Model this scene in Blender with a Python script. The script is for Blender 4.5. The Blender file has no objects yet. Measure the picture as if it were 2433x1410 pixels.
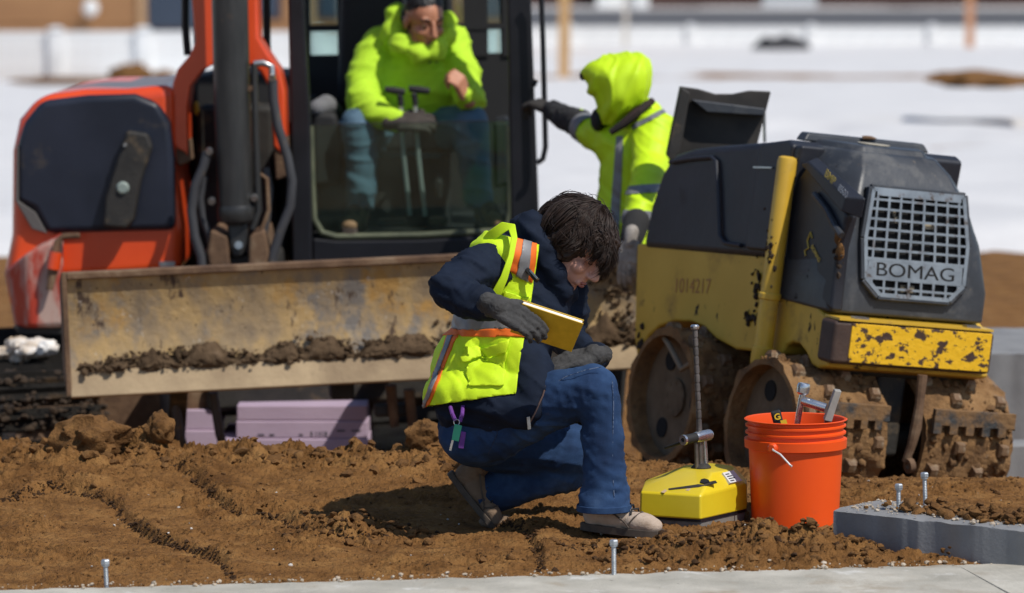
import bpy, bmesh, math, random
import numpy as np
from mathutils import Vector, Matrix

random.seed(7)
rng = np.random.default_rng(7)
scene = bpy.context.scene
col = scene.collection

# ------------------------------------------------------------------ camera
CAM_H, HORIZON, FPX = 1.75, -148.0, 9720.0          # metres, photo pixels, photo pixels
PITCH = math.atan((705 - HORIZON) / FPX)
CAM = np.array([0.0, 0.0, CAM_H])
FW = np.array([0, math.cos(PITCH), -math.sin(PITCH)])
UP = np.array([0, math.sin(PITCH), math.cos(PITCH)])
RT = np.array([1.0, 0, 0])
cam_data = bpy.data.cameras.new('camera')
cam = bpy.data.objects.new('camera', cam_data)
col.objects.link(cam)
cam.location = CAM
cam.rotation_euler = (math.radians(90) - PITCH, 0, 0)
cam_data.sensor_width = 36
cam_data.lens = 36 * FPX / 2433
cam_data.clip_start = 0.1
cam_data.clip_end = 3000
cam_data.dof.use_dof = True
cam_data.dof.focus_distance = 12.0
cam_data.dof.aperture_fstop = 3.3
scene.camera = cam

# ------------------------------------------------------------------ sky, sun, exposure
SUN_DIR = Vector((0.80, -0.74, 1.46)).normalized()   # towards the sun
world = bpy.data.worlds.new('World')
scene.world = world
world.use_nodes = True
wn = world.node_tree
wn.nodes.clear()
w_out = wn.nodes.new('ShaderNodeOutputWorld')
w_bg = wn.nodes.new('ShaderNodeBackground')
w_sky = wn.nodes.new('ShaderNodeTexSky')
w_sky.sky_type = 'NISHITA'
w_sky.sun_disc = False
w_sky.sun_elevation = math.asin(SUN_DIR.z)
w_sky.sun_rotation = math.atan2(SUN_DIR.x, SUN_DIR.y)
w_sky.altitude = 1600
w_bg.inputs['Strength'].default_value = 0.12
wn.links.new(w_sky.outputs['Color'], w_bg.inputs['Color'])
wn.links.new(w_bg.outputs['Background'], w_out.inputs['Surface'])
sun_data = bpy.data.lights.new('sun', 'SUN')
sun_data.energy = 4.0
sun_data.angle = math.radians(0.53)
sun_data.color = (1.0, 0.95, 0.87)
sun = bpy.data.objects.new('sun', sun_data)
col.objects.link(sun)
sun.rotation_euler = SUN_DIR.to_track_quat('Z', 'Y').to_euler()
sun.location = (6, -4, 9)
scene.view_settings.view_transform = 'Standard'
scene.view_settings.look = 'None'
scene.view_settings.exposure = 0.0
scene.view_settings.gamma = 1.0
scene.cycles.max_bounces = 8
scene.cycles.transparent_max_bounces = 12

# ------------------------------------------------------------------ helpers
def V(*a):
    return np.array(a, dtype=float)

def ray(px, py):
    return FW + RT * ((px - 1216.5) / FPX) - UP * ((py - 705) / FPX)

def W(px, py, d):
    """point at distance d along +Y that the photograph shows at pixel px, py"""
    v = ray(px, py)
    return CAM + v * (d / v[1])

def unit(v):
    v = np.asarray(v, float)
    return v / (np.linalg.norm(v) + 1e-12)

def frame_m(o, x, y, z):
    m = Matrix.Identity(4)
    for i in range(3):
        m[i][0], m[i][1], m[i][2], m[i][3] = x[i], y[i], z[i], o[i]
    return m

# gradient noise (numpy)
_perm = np.arange(256); np.random.default_rng(3).shuffle(_perm); _perm = np.concatenate([_perm, _perm, _perm])
_grad = np.random.default_rng(5).normal(size=(256, 3)); _grad /= np.linalg.norm(_grad, axis=1)[:, None]
def noise3(p):
    p = np.asarray(p, float)
    i = np.floor(p).astype(int); f = p - i; i &= 255
    u = f * f * f * (f * (f * 6 - 15) + 10)
    r = 0
    for dx in (0, 1):
        wx = u[:, 0] if dx else 1 - u[:, 0]
        for dy in (0, 1):
            wy = u[:, 1] if dy else 1 - u[:, 1]
            for dz in (0, 1):
                wz = u[:, 2] if dz else 1 - u[:, 2]
                h = _perm[_perm[_perm[(i[:, 0] + dx) & 255] + ((i[:, 1] + dy) & 255)] + ((i[:, 2] + dz) & 255)]
                g = _grad[h]
                r = r + wx * wy * wz * (g[:, 0] * (f[:, 0] - dx) + g[:, 1] * (f[:, 1] - dy) + g[:, 2] * (f[:, 2] - dz))
    return r * 1.6
def fbm(p, oct=4, gain=0.5, lac=2.03):
    p = np.asarray(p, float); s = 0; a = 1
    for k in range(oct):
        s = s + a * noise3(p + 17.3 * k); p = p * lac; a *= gain
    return s
def sstep(a, b, x):
    t = np.clip((x - a) / (b - a), 0, 1)
    return t * t * (3 - 2 * t)

# ------------------------------------------------------------------ materials
MATS = {}
def M(name, cols, scale=6.0, rough=0.6, metal=0.0, bump=0.0, bscale=80.0, detail=6.0, stretch=None,
      layer=None, layers=None, spec=0.5, coat=0.0, rvar=0.0, bdist=0.01, sheen=0.0, weave=None):
    """cols: colour or list of (pos, colour) read through a noise; layers: (colour, low, high, scale, rough, stretch)"""
    if name in MATS: return MATS[name]
    m = bpy.data.materials.new(name); m.use_nodes = True
    nt = m.node_tree; N = nt.nodes; L = nt.links
    bs = N['Principled BSDF']
    tc = N.new('ShaderNodeTexCoord')
    def coords(st):
        if st is None: return tc.outputs['Object']
        mp = N.new('ShaderNodeMapping'); mp.inputs['Scale'].default_value = st
        L.new(tc.outputs['Object'], mp.inputs['Vector']); return mp.outputs['Vector']
    def noise(sc, st=None, det=detail, ro=0.6):
        n = N.new('ShaderNodeTexNoise'); n.inputs['Scale'].default_value = sc
        n.inputs['Detail'].default_value = det; n.inputs['Roughness'].default_value = ro
        L.new(coords(st), n.inputs['Vector']); return n.outputs['Fac']
    if isinstance(cols, tuple):
        c = cols
        cols = [(0.3, tuple(x * 0.88 for x in c)), (0.7, tuple(min(1, x * 1.1) for x in c))]
    cr = N.new('ShaderNodeValToRGB')
    el = cr.color_ramp.elements
    while len(el) < len(cols): el.new(0.5)
    for e, (p, c) in zip(el, cols):
        e.position = p; e.color = (*c, 1)
    L.new(noise(scale, stretch), cr.inputs['Fac'])
    cur = cr.outputs['Color']
    rcur = None
    for ly in (layers or ([layer] if layer else [])):
        c, lo, hi, sc, rg = ly[:5]; st = ly[5] if len(ly) > 5 else None
        r2 = N.new('ShaderNodeValToRGB')
        r2.color_ramp.elements[0].position = lo; r2.color_ramp.elements[0].color = (0, 0, 0, 1)
        r2.color_ramp.elements[1].position = hi; r2.color_ramp.elements[1].color = (1, 1, 1, 1)
        L.new(noise(sc, st, 8, 0.65), r2.inputs['Fac'])
        mx = N.new('ShaderNodeMix'); mx.data_type = 'RGBA'
        L.new(r2.outputs['Color'], mx.inputs['Factor']); L.new(cur, mx.inputs['A']); mx.inputs['B'].default_value = (*c, 1)
        cur = mx.outputs['Result']
        mr = N.new('ShaderNodeMix'); mr.data_type = 'FLOAT'
        L.new(r2.outputs['Color'], mr.inputs['Factor'])
        if rcur is None: mr.inputs['A'].default_value = rough
        else: L.new(rcur, mr.inputs['A'])
        mr.inputs['B'].default_value = rg
        rcur = mr.outputs['Result']
    L.new(cur, bs.inputs['Base Color'])
    if rcur is not None: L.new(rcur, bs.inputs['Roughness'])
    elif rvar:
        mr = N.new('ShaderNodeMapRange'); mr.inputs['To Min'].default_value = max(0.02, rough - rvar); mr.inputs['To Max'].default_value = min(1, rough + rvar)
        L.new(noise(scale * 3), mr.inputs['Value']); L.new(mr.outputs['Result'], bs.inputs['Roughness'])
    else: bs.inputs['Roughness'].default_value = rough
    bs.inputs['Metallic'].default_value = metal
    bs.inputs['Specular IOR Level'].default_value = spec
    if coat: bs.inputs['Coat Weight'].default_value = coat; bs.inputs['Coat Roughness'].default_value = 0.15
    if sheen: bs.inputs['Sheen Weight'].default_value = sheen
    if bump:
        b = N.new('ShaderNodeBump'); b.inputs['Strength'].default_value = bump; b.inputs['Distance'].default_value = bdist
        L.new(noise(bscale, None, 8, 0.62), b.inputs['Height'])
        L.new(b.outputs['Normal'], bs.inputs['Normal'])
    MATS[name] = m
    return m

def glass_mat(name, tint, gloss=0.08):
    m = bpy.data.materials.new(name); m.use_nodes = True
    nt = m.node_tree; N = nt.nodes; L = nt.links; N.clear()
    o = N.new('ShaderNodeOutputMaterial'); tr = N.new('ShaderNodeBsdfTransparent'); gl = N.new('ShaderNodeBsdfGlossy'); mx = N.new('ShaderNodeMixShader')
    fr = N.new('ShaderNodeFresnel'); fr.inputs['IOR'].default_value = 1.45
    df = N.new('ShaderNodeBsdfDiffuse'); mx2 = N.new('ShaderNodeMixShader')
    df.inputs['Color'].default_value = (0.12, 0.16, 0.13, 1); tr.inputs['Color'].default_value = (*tint, 1)
    gl.inputs['Roughness'].default_value = 0.03
    tc = N.new('ShaderNodeTexCoord'); nz = N.new('ShaderNodeTexNoise'); nz.inputs['Scale'].default_value = 5; nz.inputs['Detail'].default_value = 7
    rp = N.new('ShaderNodeMapRange'); rp.inputs['From Min'].default_value = 0.35; rp.inputs['From Max'].default_value = 0.8
    rp.inputs['To Min'].default_value = 0.02; rp.inputs['To Max'].default_value = gloss * 3
    L.new(tc.outputs['Object'], nz.inputs['Vector']); L.new(nz.outputs['Fac'], rp.inputs['Value'])
    L.new(rp.outputs['Result'], mx2.inputs['Fac']); L.new(tr.outputs[0], mx2.inputs[1]); L.new(df.outputs[0], mx2.inputs[2])
    L.new(fr.outputs[0], mx.inputs['Fac']); L.new(mx2.outputs[0], mx.inputs[1]); L.new(gl.outputs[0], mx.inputs[2])
    L.new(mx.outputs[0], o.inputs['Surface'])
    return m

# ------------------------------------------------------------------ object helpers
def world_m(o):
    m = Matrix.Identity(4)
    while o is not None:
        m = o.matrix_basis @ m; o = o.parent
    return m

def tag(o, label, cat, group=None, kind=None):
    if label: o['label'] = label
    if cat: o['category'] = cat
    if group: o['group'] = group
    if kind: o['kind'] = kind
    return o

def thing(name, label, cat, loc=(0, 0, 0), m=None, group=None):
    o = bpy.data.objects.new(name, None); col.objects.link(o)
    o.empty_display_size = 0.1
    if m is not None: o.matrix_basis = m
    else: o.location = loc
    bpy.context.evaluated_depsgraph_get
    if m is None: o.matrix_basis = Matrix.Translation(Vector(loc))
    return tag(o, label, cat, group)

def finish(me, name, mat, parent=None, world=False, smooth=35, bevel=0, seg=2):
    if parent is not None and world:
        me.transform(world_m(parent).inverted())
    o = bpy.data.objects.new(name, me); col.objects.link(o)
    if mat is not None: me.materials.append(mat)
    if parent is not None: o.parent = parent
    else:
        n = len(me.vertices); a = np.empty(n * 3); me.vertices.foreach_get('co', a); a = a.reshape(-1, 3)
        c = Vector(((a[:, 0].min() + a[:, 0].max()) / 2, (a[:, 1].min() + a[:, 1].max()) / 2, a[:, 2].min()))
        me.transform(Matrix.Translation(-c)); o.matrix_basis = Matrix.Translation(c)
    if smooth:
        me.polygons.foreach_set('use_smooth', [True] * len(me.polygons))
        if smooth < 180: me.set_sharp_from_angle(angle=math.radians(smooth))
    if bevel:
        b = o.modifiers.new('bevel', 'BEVEL'); b.width = bevel; b.segments = seg; b.limit_method = 'ANGLE'; b.angle_limit = math.radians(32)
        b.harden_normals = True
    return o

class MB:
    def __init__(s): s.v = []; s.f = []
    def add(s, vs, fs):
        k = len(s.v); s.v += [tuple(map(float, p)) for p in vs]; s.f += [tuple(i + k for i in f) for f in fs]; return s
    def box(s, c, size, m=None):
        c = np.array(c, float); h = np.array(size, float) / 2
        vs = [np.array([x, y, z]) * h for x in (-1, 1) for y in (-1, 1) for z in (-1, 1)]
        if m is not None: vs = [np.array(m) @ p for p in vs]
        return s.add([c + p for p in vs], [(0, 1, 3, 2), (4, 6, 7, 5), (0, 4, 5, 1), (2, 3, 7, 6), (0, 2, 6, 4), (1, 5, 7, 3)])
    def bar(s, p0, p1, w, h, up=(0, 0, 1)):
        p0 = np.array(p0, float); p1 = np.array(p1, float); t = unit(p1 - p0); a = unit(np.cross(t, up)); b = np.cross(a, t)
        vs = []
        for p in (p0, p1):
            for sa, sb in ((-1, -1), (1, -1), (1, 1), (-1, 1)): vs.append(p + a * sa * w / 2 + b * sb * h / 2)
        return s.add(vs, [(3, 2, 1, 0), (4, 5, 6, 7), (0, 1, 5, 4), (1, 2, 6, 5), (2, 3, 7, 6), (3, 0, 4, 7)])
    def prism(s, pts, ext):
        """closed solid: polygon pts moved by ext"""
        pts = [np.array(p, float) for p in pts]; n = len(pts); e = np.array(ext, float)
        nrm = sum(np.cross(pts[i] - pts[0], pts[(i + 1) % n] - pts[0]) for i in range(n))
        if np.dot(nrm, e) > 0: pts = pts[::-1]
        return s.add(pts + [p + e for p in pts], [tuple(range(n)), tuple(range(2 * n - 1, n - 1, -1))] + [((i + 1) % n, i, n + i, n + (i + 1) % n) for i in range(n)])
    def tube(s, pts, r, n=10, caps=True):
        pts = [np.array(p, float) for p in pts]; k = len(pts)
        rs = r if hasattr(r, '__len__') else [r] * k
        t0 = unit(pts[1] - pts[0]); a = unit(np.cross(t0, (0.13, 0.31, 0.94) if abs(t0[2]) < 0.9 else (1, 0.1, 0)))
        vs = []; fs = []
        for i, p in enumerate(pts):
            t = unit(pts[min(i + 1, k - 1)] - pts[max(i - 1, 0)])
            a = unit(a - t * np.dot(a, t)); b = np.cross(t, a)
            for j in range(n):
                q = 2 * math.pi * j / n; vs.append(p + (a * math.cos(q) + b * math.sin(q)) * rs[i])
        for i in range(k - 1):
            for j in range(n): fs.append((i * n + j, i * n + (j + 1) % n, (i + 1) * n + (j + 1) % n, (i + 1) * n + j))
        if caps: fs.append(tuple(range(n - 1, -1, -1))); fs.append(tuple((k - 1) * n + j for j in range(n)))
        return s.add(vs, fs)
    def cyl(s, p0, p1, r0, r1=None, n=20): return s.tube([p0, p1], [r0, r0 if r1 is None else r1], n)
    def lathe(s, prof, o, axis=(0, 0, 1), n=32, closed=False):
        """prof: (radius, height) list"""
        o = np.array(o, float); z = unit(axis); x = unit(np.cross(z, (0.3, 0.2, 0.9) if abs(z[2]) < 0.9 else (1, 0, 0))); y = np.cross(z, x)
        vs = []; fs = []; k = len(prof)
        for r, h in prof:
            for j in range(n):
                q = 2 * math.pi * j / n; vs.append(o + z * h + (x * math.cos(q) + y * math.sin(q)) * r)
        for i in range(k if closed else k - 1):
            i2 = (i + 1) % k
            for j in range(n): fs.append((i * n + j, i * n + (j + 1) % n, i2 * n + (j + 1) % n, i2 * n + j))
        return s.add(vs, fs)
    def ell(s, c, r, axes=None, n=14, m=9):
        c = np.array(c, float); r = np.array(r if hasattr(r, '__len__') else (r, r, r), float)
        A = np.eye(3) if axes is None else np.array(axes, float).T
        vs = [c + A @ (np.array([0, 0, -1]) * r)]; fs = []
        for i in range(1, m):
            t = math.pi * i / m - math.pi / 2
            for j in range(n):
                q = 2 * math.pi * j / n; vs.append(c + A @ (np.array([math.cos(t) * math.cos(q), math.cos(t) * math.sin(q), math.sin(t)]) * r))
        vs.append(c + A @ (np.array([0, 0, 1]) * r)); top = len(vs) - 1
        for j in range(n):
            fs.append((0, 1 + (j + 1) % n, 1 + j)); fs.append((top, top - n + j, top - n + (j + 1) % n))
        for i in range(m - 2):
            for j in range(n): fs.append((1 + i * n + j, 1 + i * n + (j + 1) % n, 1 + (i + 1) * n + (j + 1) % n, 1 + (i + 1) * n + j))
        return s.add(vs, fs)
    def cap(s, p0, p1, r0, r1=None, n=14):
        """tapered capsule; overlapping closed pieces, meant for remeshing"""
        r1 = r0 if r1 is None else r1
        s.ell(p0, r0, n=n); s.ell(p1, r1, n=n); return s.tube([p0, p1], [r0, r1], n)
    def chain(s, pts):
        """pts: list of (point, radius)"""
        for (a, ra), (b, rb) in zip(pts[:-1], pts[1:]): s.cap(a, b, ra, rb)
        return s
    def loft(s, rings, cap0=True, cap1=True):
        n = len(rings[0]); vs = [p for r in rings for p in r]; fs = []
        for i in range(len(rings) - 1):
            for j in range(n): fs.append((i * n + j, i * n + (j + 1) % n, (i + 1) * n + (j + 1) % n, (i + 1) * n + j))
        if cap0: fs.append(tuple(range(n - 1, -1, -1)))
        if cap1: fs.append(tuple((len(rings) - 1) * n + j for j in range(n)))
        return s.add(vs, fs)
    def mesh(s, name='mesh'):
        me = bpy.data.meshes.new(name); me.from_pydata(s.v, [], s.f); me.update(); return me
    def build(s, name, mat, parent=None, world=False, bevel=0, smooth=35, seg=2, fix=True):
        me = s.mesh(name)
        if fix:
            bm = bmesh.new(); bm.from_mesh(me); bmesh.ops.recalc_face_normals(bm, faces=bm.faces); bm.to_mesh(me); bm.free()
        return finish(me, name, mat, parent, world, smooth, bevel, seg)

def organic_mesh(mb, voxel=0.006, smooth=6, factor=0.5):
    """one continuous skin round overlapping solids"""
    me = mb.mesh('tmp'); bm = bmesh.new(); bm.from_mesh(me); bmesh.ops.recalc_face_normals(bm, faces=bm.faces); bm.to_mesh(me); bm.free()
    o = bpy.data.objects.new('tmp', me); col.objects.link(o)
    r = o.modifiers.new('r', 'REMESH'); r.mode = 'VOXEL'; r.voxel_size = voxel
    if smooth:
        sm = o.modifiers.new('s', 'SMOOTH'); sm.iterations = smooth; sm.factor = factor
    dg = bpy.context.evaluated_depsgraph_get()
    out = bpy.data.meshes.new_from_object(o.evaluated_get(dg))
    bpy.data.objects.remove(o); bpy.data.meshes.remove(me)
    return out

def get_co(me):
    a = np.empty(len(me.vertices) * 3); me.vertices.foreach_get('co', a); return a.reshape(-1, 3)
def get_no(me):
    a = np.empty(len(me.vertices) * 3); me.vertices.foreach_get('normal', a); return a.reshape(-1, 3)
def set_co(me, a): me.vertices.foreach_set('co', a.ravel()); me.update()

def wrinkle(me, amp=0.004, scale=14, st=(1, 1, 1), ridged=True, seed=0, oct=3):
    co = get_co(me); no = get_no(me)
    p = co * scale * np.array(st) + seed
    p = p + 0.9 * np.stack([noise3(p * 0.5 + 5), noise3(p * 0.5 + 9), noise3(p * 0.5 + 13)], 1)
    n = fbm(p, oct)
    if ridged: n = 1 - 2 * np.abs(n) * 1.6
    set_co(me, co + no * (n * amp)[:, None])
    return me

def folds(me, amp, freq, d, seed=0, c=None, rad=0.15, asp=0.2):
    """cloth creases that run across direction d, optionally only near point c"""
    co = get_co(me); no = get_no(me); d = unit(d); e1 = unit(np.cross(d, (0.3, 0.8, 0.5))); e2 = np.cross(d, e1)
    p = np.stack([co @ d * freq, co @ e1 * freq * asp, co @ e2 * freq * asp], 1) + seed * 3.7
    p[:, 0] += 0.8 * noise3(co * freq * 0.25 + seed)
    n = noise3(p) + 0.45 * noise3(p * 2.1 + 9)
    n = np.where(n > 0, n, n * 0.55)
    q = noise3(p * 0.8 + 21) ; n = n + 1.3 * np.clip(1 - np.abs(q) / 0.28, 0, 1) ** 2 - 0.3
    w = 1.0 if c is None else np.exp(-(np.linalg.norm(co - np.array(c), axis=1) / rad) ** 2)
    set_co(me, co + no * (n * amp * w)[:, None])
    return me

def organic(name, mb, mat, parent, voxel=0.006, smooth=6, wr=None, world=True):
    me = organic_mesh(mb, voxel, smooth)
    for w in (wr or []): wrinkle(me, **w)
    return finish(me, name, mat, parent, world, 180)

def ico(sub=1):
    bm = bmesh.new(); bmesh.ops.create_icosphere(bm, subdivisions=sub, radius=1)
    v = np.array([p.co[:] for p in bm.verts]); f = np.array([[q.index for q in t.verts] for t in bm.faces]); bm.free(); return v, f
ICO = {1: ico(1), 2: ico(2)}
def clods(name, pts, radii, mat, parent=None, world=False, sub=1, squash=0.75, seed=0):
    """many lumps of earth or stone, joined"""
    v, f = ICO[sub]; n = len(pts); g = np.random.default_rng(seed)
    vs = np.empty((n, len(v), 3))
    for k in range(n):
        q = g.normal(size=4); q /= np.linalg.norm(q); a, b, c, d = q
        R = np.array([[1-2*(c*c+d*d), 2*(b*c-a*d), 2*(b*d+a*c)], [2*(b*c+a*d), 1-2*(b*b+d*d), 2*(c*d-a*b)], [2*(b*d-a*c), 2*(c*d+a*b), 1-2*(b*b+c*c)]])
        s = 1 + 0.42 * noise3(v * 1.5 + g.uniform(0, 90)) + 0.18 * noise3(v * 4 + g.uniform(0, 90))
        p = (v * s[:, None] * g.uniform(0.65, 1.2, 3)) @ R.T
        p[:, 2] *= squash
        vs[k] = p * radii[k] + pts[k]
    fs = (f[None] + (np.arange(n) * len(v))[:, None, None]).reshape(-1, 3)
    me = bpy.data.meshes.new(name)
    me.vertices.add(n * len(v)); me.vertices.foreach_set('co', vs.ravel())
    me.loops.add(fs.size); me.loops.foreach_set('vertex_index', fs.ravel().astype(np.int32))
    me.polygons.add(len(fs)); me.polygons.foreach_set('loop_start', (np.arange(len(fs)) * 3).astype(np.int32))
    me.update(); me.validate()
    return finish(me, name, mat, parent, world, 50)

def lump(name, c, r, mat, parent=None, seed=0, amp=0.35, world=True, sub=4):
    """one big irregular clod"""
    v, f = ico(sub); r = np.array(r)
    s = 1 + amp * fbm(v * 1.6 + seed, 5, 0.55)
    me = bpy.data.meshes.new(name); me.from_pydata([tuple(p) for p in (v * s[:, None] * r + np.array(c))], [], [tuple(map(int, t)) for t in f]); me.update()
    return finish(me, name, mat, parent, world, 60)

def text_mesh(name, body, o, right, up, size, mat, parent, world=True, ext=0.001, align='LEFT', sx=1.0, bold=0.0):
    c = bpy.data.curves.new(name, 'FONT'); c.body = body; c.size = 1; c.extrude = ext / size; c.align_x = align; c.offset = bold
    t = bpy.data.objects.new(name, c); col.objects.link(t)
    me = bpy.data.meshes.new_from_object(t.evaluated_get(bpy.context.evaluated_depsgraph_get()))
    bpy.data.objects.remove(t)
    r = unit(right); u = unit(np.array(up) - r * np.dot(up, r)); n = np.cross(r, u)
    me.transform(frame_m(o, r * size * sx, u * size, n * size))
    return finish(me, name, mat, parent, world, 0)
# ------------------------------------------------------------------ frames of the two machines
def machine_frame(o, yaw, roll):
    """local x = to the photo's right, y = away from the viewer, z = up; roll about the view axis, clockwise positive"""
    y = math.radians(yaw)
    l = V(math.cos(y), math.sin(y), 0); b = V(-math.sin(y), math.cos(y), 0); z = V(0, 0, 1)
    c, s = math.cos(math.radians(roll)), math.sin(math.radians(roll))
    R = np.array([[c, 0, s], [0, 1, 0], [-s, 0, c]])
    return np.array(o), R @ l, R @ b, R @ z
RO, RX, RY, RZ = machine_frame(W(1960, 880, 13.7), 27, 7)
EO, EX, EY, EZ = machine_frame((-0.88, 16.93, -0.42), 9, -2)
def rloc(p):                                             # roller-local to world
    return RO + RX * p[0] + RY * p[1] + RZ * p[2]
R_DROP = 0.515                                           # drum soles below the roller's frame origin

# ------------------------------------------------------------------ ground
RIDGES = [  # edges of tyre and blade marks on the pad, traced as pixels of the ground plane
    [(0, 1205), (60, 1200), (130, 1188), (200, 1195), (270, 1208), (320, 1245), (370, 1280), (430, 1298), (490, 1312), (530, 1340), (560, 1375)],
    [(380, 1152), (440, 1165), (490, 1190), (540, 1222), (600, 1232), (660, 1240), (700, 1260), (760, 1275), (830, 1287), (900, 1275)],
    [(170, 1120), (240, 1135), (300, 1142), (360, 1150)],
    [(350, 1072), (400, 1085), (470, 1095), (540, 1110), (600, 1118)],
    [(840, 1080), (900, 1088), (950, 1105), (1000, 1130), (1060, 1150)],
    [(900, 1140), (1000, 1150), (1080, 1165), (1160, 1215)],
    [(1180, 1240), (1230, 1250), (1265, 1275), (1285, 1330), (1290, 1360)],
]
def gpt(px, py, z=0.0):
    v = ray(px, py); t = (z - CAM[2]) / v[2]; p = CAM + v * t; return p[:2]
RIDGE_XY = [np.array([gpt(*q) for q in r]) for r in RIDGES]

def polydist(P, poly):
    best = np.full(len(P), 9.0); sign = np.zeros(len(P)); along = np.zeros(len(P))
    n = len(poly) - 1
    for i in range(n):
        a, b = poly[i], poly[i + 1]; ab = b - a
        t = np.clip(((P - a) @ ab) / (ab @ ab), 0, 1)
        q = a + t[:, None] * ab; d = np.hypot(*(P - q).T)
        cr = ab[0] * (P[:, 1] - a[1]) - ab[1] * (P[:, 0] - a[0])
        m = d < best
        best[m] = d[m]; sign[m] = np.sign(cr[m]); along[m] = (i + t[m]) / n
    return best, sign, along

def ground_base(x, y):
    x = np.asarray(x, float); y = np.asarray(y, float)
    far = np.interp(y, [17, 29, 110, 175, 190, 235, 900], [-.42, -.5, -2.13, -2.99, -2.3, -2.4, -6.0])
    near_w = 1 - sstep(18.5, 24, y)
    low = far + near_w * 0.035 * np.clip(x + 0.88, -1.6, 1.6)
    right = sstep(0.05, 0.75, x)
    crest = 13.15 + 0.08 * np.sin(x * 3.1) - 0.1 * right
    wp = 1 - sstep(0, 1, (y - crest) / (0.75 + 0.9 * right))
    hp = (0.078 * sstep(12.2, 13.1, y)) * (1 - right) + 0.015 * right
    z = low * (1 - wp) + hp * wp
    # the spot the roller stands on, tilted with it
    dx = x - RO[0]; dy = y - RO[1]
    lx = dx * RX[0] + dy * math.sin(math.radians(27)); ly = -dx * math.sin(math.radians(27)) + dy * math.cos(math.radians(27))
    wr = sstep(-0.55, -0.15, lx) * (1 - sstep(0.85, 1.3, lx)) * sstep(-0.42, -0.05, ly) * (1 - sstep(1.2, 1.6, ly))
    base = RO - RZ * R_DROP
    plane = base[2] - ((x - base[0]) * RZ[0] + (y - base[1]) * RZ[1]) / RZ[2]
    z = z * (1 - wr) + plane * wr
    return z

def ground_z(x, y):
    x = np.atleast_1d(np.asarray(x, float)); y = np.atleast_1d(np.asarray(y, float))
    z = ground_base(x, y)
    P = np.stack([x, y, 0 * x], 1)
    near = (1 - sstep(15.5, 18, y)) * (1 - sstep(2.2, 3.2, np.abs(x)))
    far = 1 - near
    n1 = fbm(P * 2.3, 3); n2 = fbm(P * np.array([8, 13, 1]) + 40, 4, 0.55); n3 = 0.75 - 2.1 * np.abs(fbm(P * np.array([22, 52, 1]) + 11, 4, 0.62))
    crestw = np.exp(-((y - 13.15) / 0.33) ** 2) * (1 - sstep(0.1, 0.6, x))
    rough = 0.5 + 0.9 * sstep(-0.15, 0.5, n1)
    z = z + near * (0.012 * n1 + 0.0105 * n2 * rough + 0.0115 * n3 * rough)
    z = z + near * crestw * (0.025 * np.abs(n2) + 0.06 * np.maximum(0, fbm(P * 5.5 + 3, 3)) + 0.012 * n3)
    # loose heap before the bucket and by the footing
    heap = np.exp(-(((x - 0.72) / 0.42) ** 2 + ((y - 11.42) / 0.2) ** 2)) * 0.05
    heap += np.exp(-(((x + 0.47) / 0.14) ** 2 + ((y - 11.98) / 0.16) ** 2)) * 0.024
    z = z + heap * (1 + 0.9 * n2 + 0.35 * n3)
    # the kicked smooth hollow left of the kneeling person
    hol = np.exp(-(((x + 0.26) / 0.16) ** 2 + ((y - 11.85) / 0.16) ** 2)); z = z - 0.022 * hol
    z = z - 0.026 * np.exp(-(((x + 0.06) / 0.09) ** 2 + ((y - 12.26) / 0.12) ** 2))
    yw = 10.98 + (x - 0.2) * 0.1795                       # inner edge line of the long concrete wall
    z = z - 0.12 * sstep(0.0, 0.05, yw - 0.02 - y) * (y > 8)
    m = (np.abs(x) < 2) & (y > 10.5) & (y < 13.4)
    if m.any():
        Q = P[m][:, :2]; wob = 0.02 * np.stack([noise3(P[m] * 12), noise3(P[m] * 12 + 31)], 1)
        add = np.zeros(m.sum())
        for k, r in enumerate(RIDGE_XY):
            d, s, al = polydist(Q + wob, r)
            fade = sstep(0, 0.12, al) * (1 - sstep(0.88, 1, al)) * (0.75 + 0.5 * noise3(P[m] * 7 + k))
            hi = 0.046 * np.exp(-d / 0.11) * (1 - np.exp(-d / 0.012)); lo = -0.020 * np.exp(-d / 0.05) * (1 - np.exp(-d / 0.01))
            add += fade * np.where(s > 0, hi, lo)
        z[m] += add
    # distant lumps and undulation
    z = z + far * (1 - sstep(60, 100, y)) * 0.06 * fbm(P * 0.7 + 8, 4)
    return z
def gz1(x, y): return float(ground_z([x], [y])[0])

def axis_pts(segs):
    out = []
    for a, b, st in segs: out += list(np.arange(a, b, st))
    return np.array(out)
def grow(start, end, st, k):
    out = []; p = start
    while p < end: out.append(p); p += st; st *= k
    return out + [end]
def sheet(name, xs, ys, zf, mat, smooth=180):
    X, Y = np.meshgrid(xs, ys); Z = zf(X.ravel(), Y.ravel())
    co = np.stack([X.ravel(), Y.ravel(), Z], 1); nx, ny = len(xs), len(ys)
    i = np.arange(nx * ny).reshape(ny, nx)
    f = np.stack([i[:-1, :-1], i[:-1, 1:], i[1:, 1:], i[1:, :-1]], -1).reshape(-1, 4)
    me = bpy.data.meshes.new(name); me.vertices.add(len(co)); me.vertices.foreach_set('co', co.ravel())
    me.loops.add(f.size); me.loops.foreach_set('vertex_index', f.ravel().astype(np.int32))
    me.polygons.add(len(f)); me.polygons.foreach_set('loop_start', (np.arange(len(f)) * 4).astype(np.int32))
    me.update(); me.validate()
    o = bpy.data.objects.new(name, me); col.objects.link(o); me.materials.append(mat)
    me.polygons.foreach_set('use_smooth', [True] * len(f))
    return o

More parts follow.
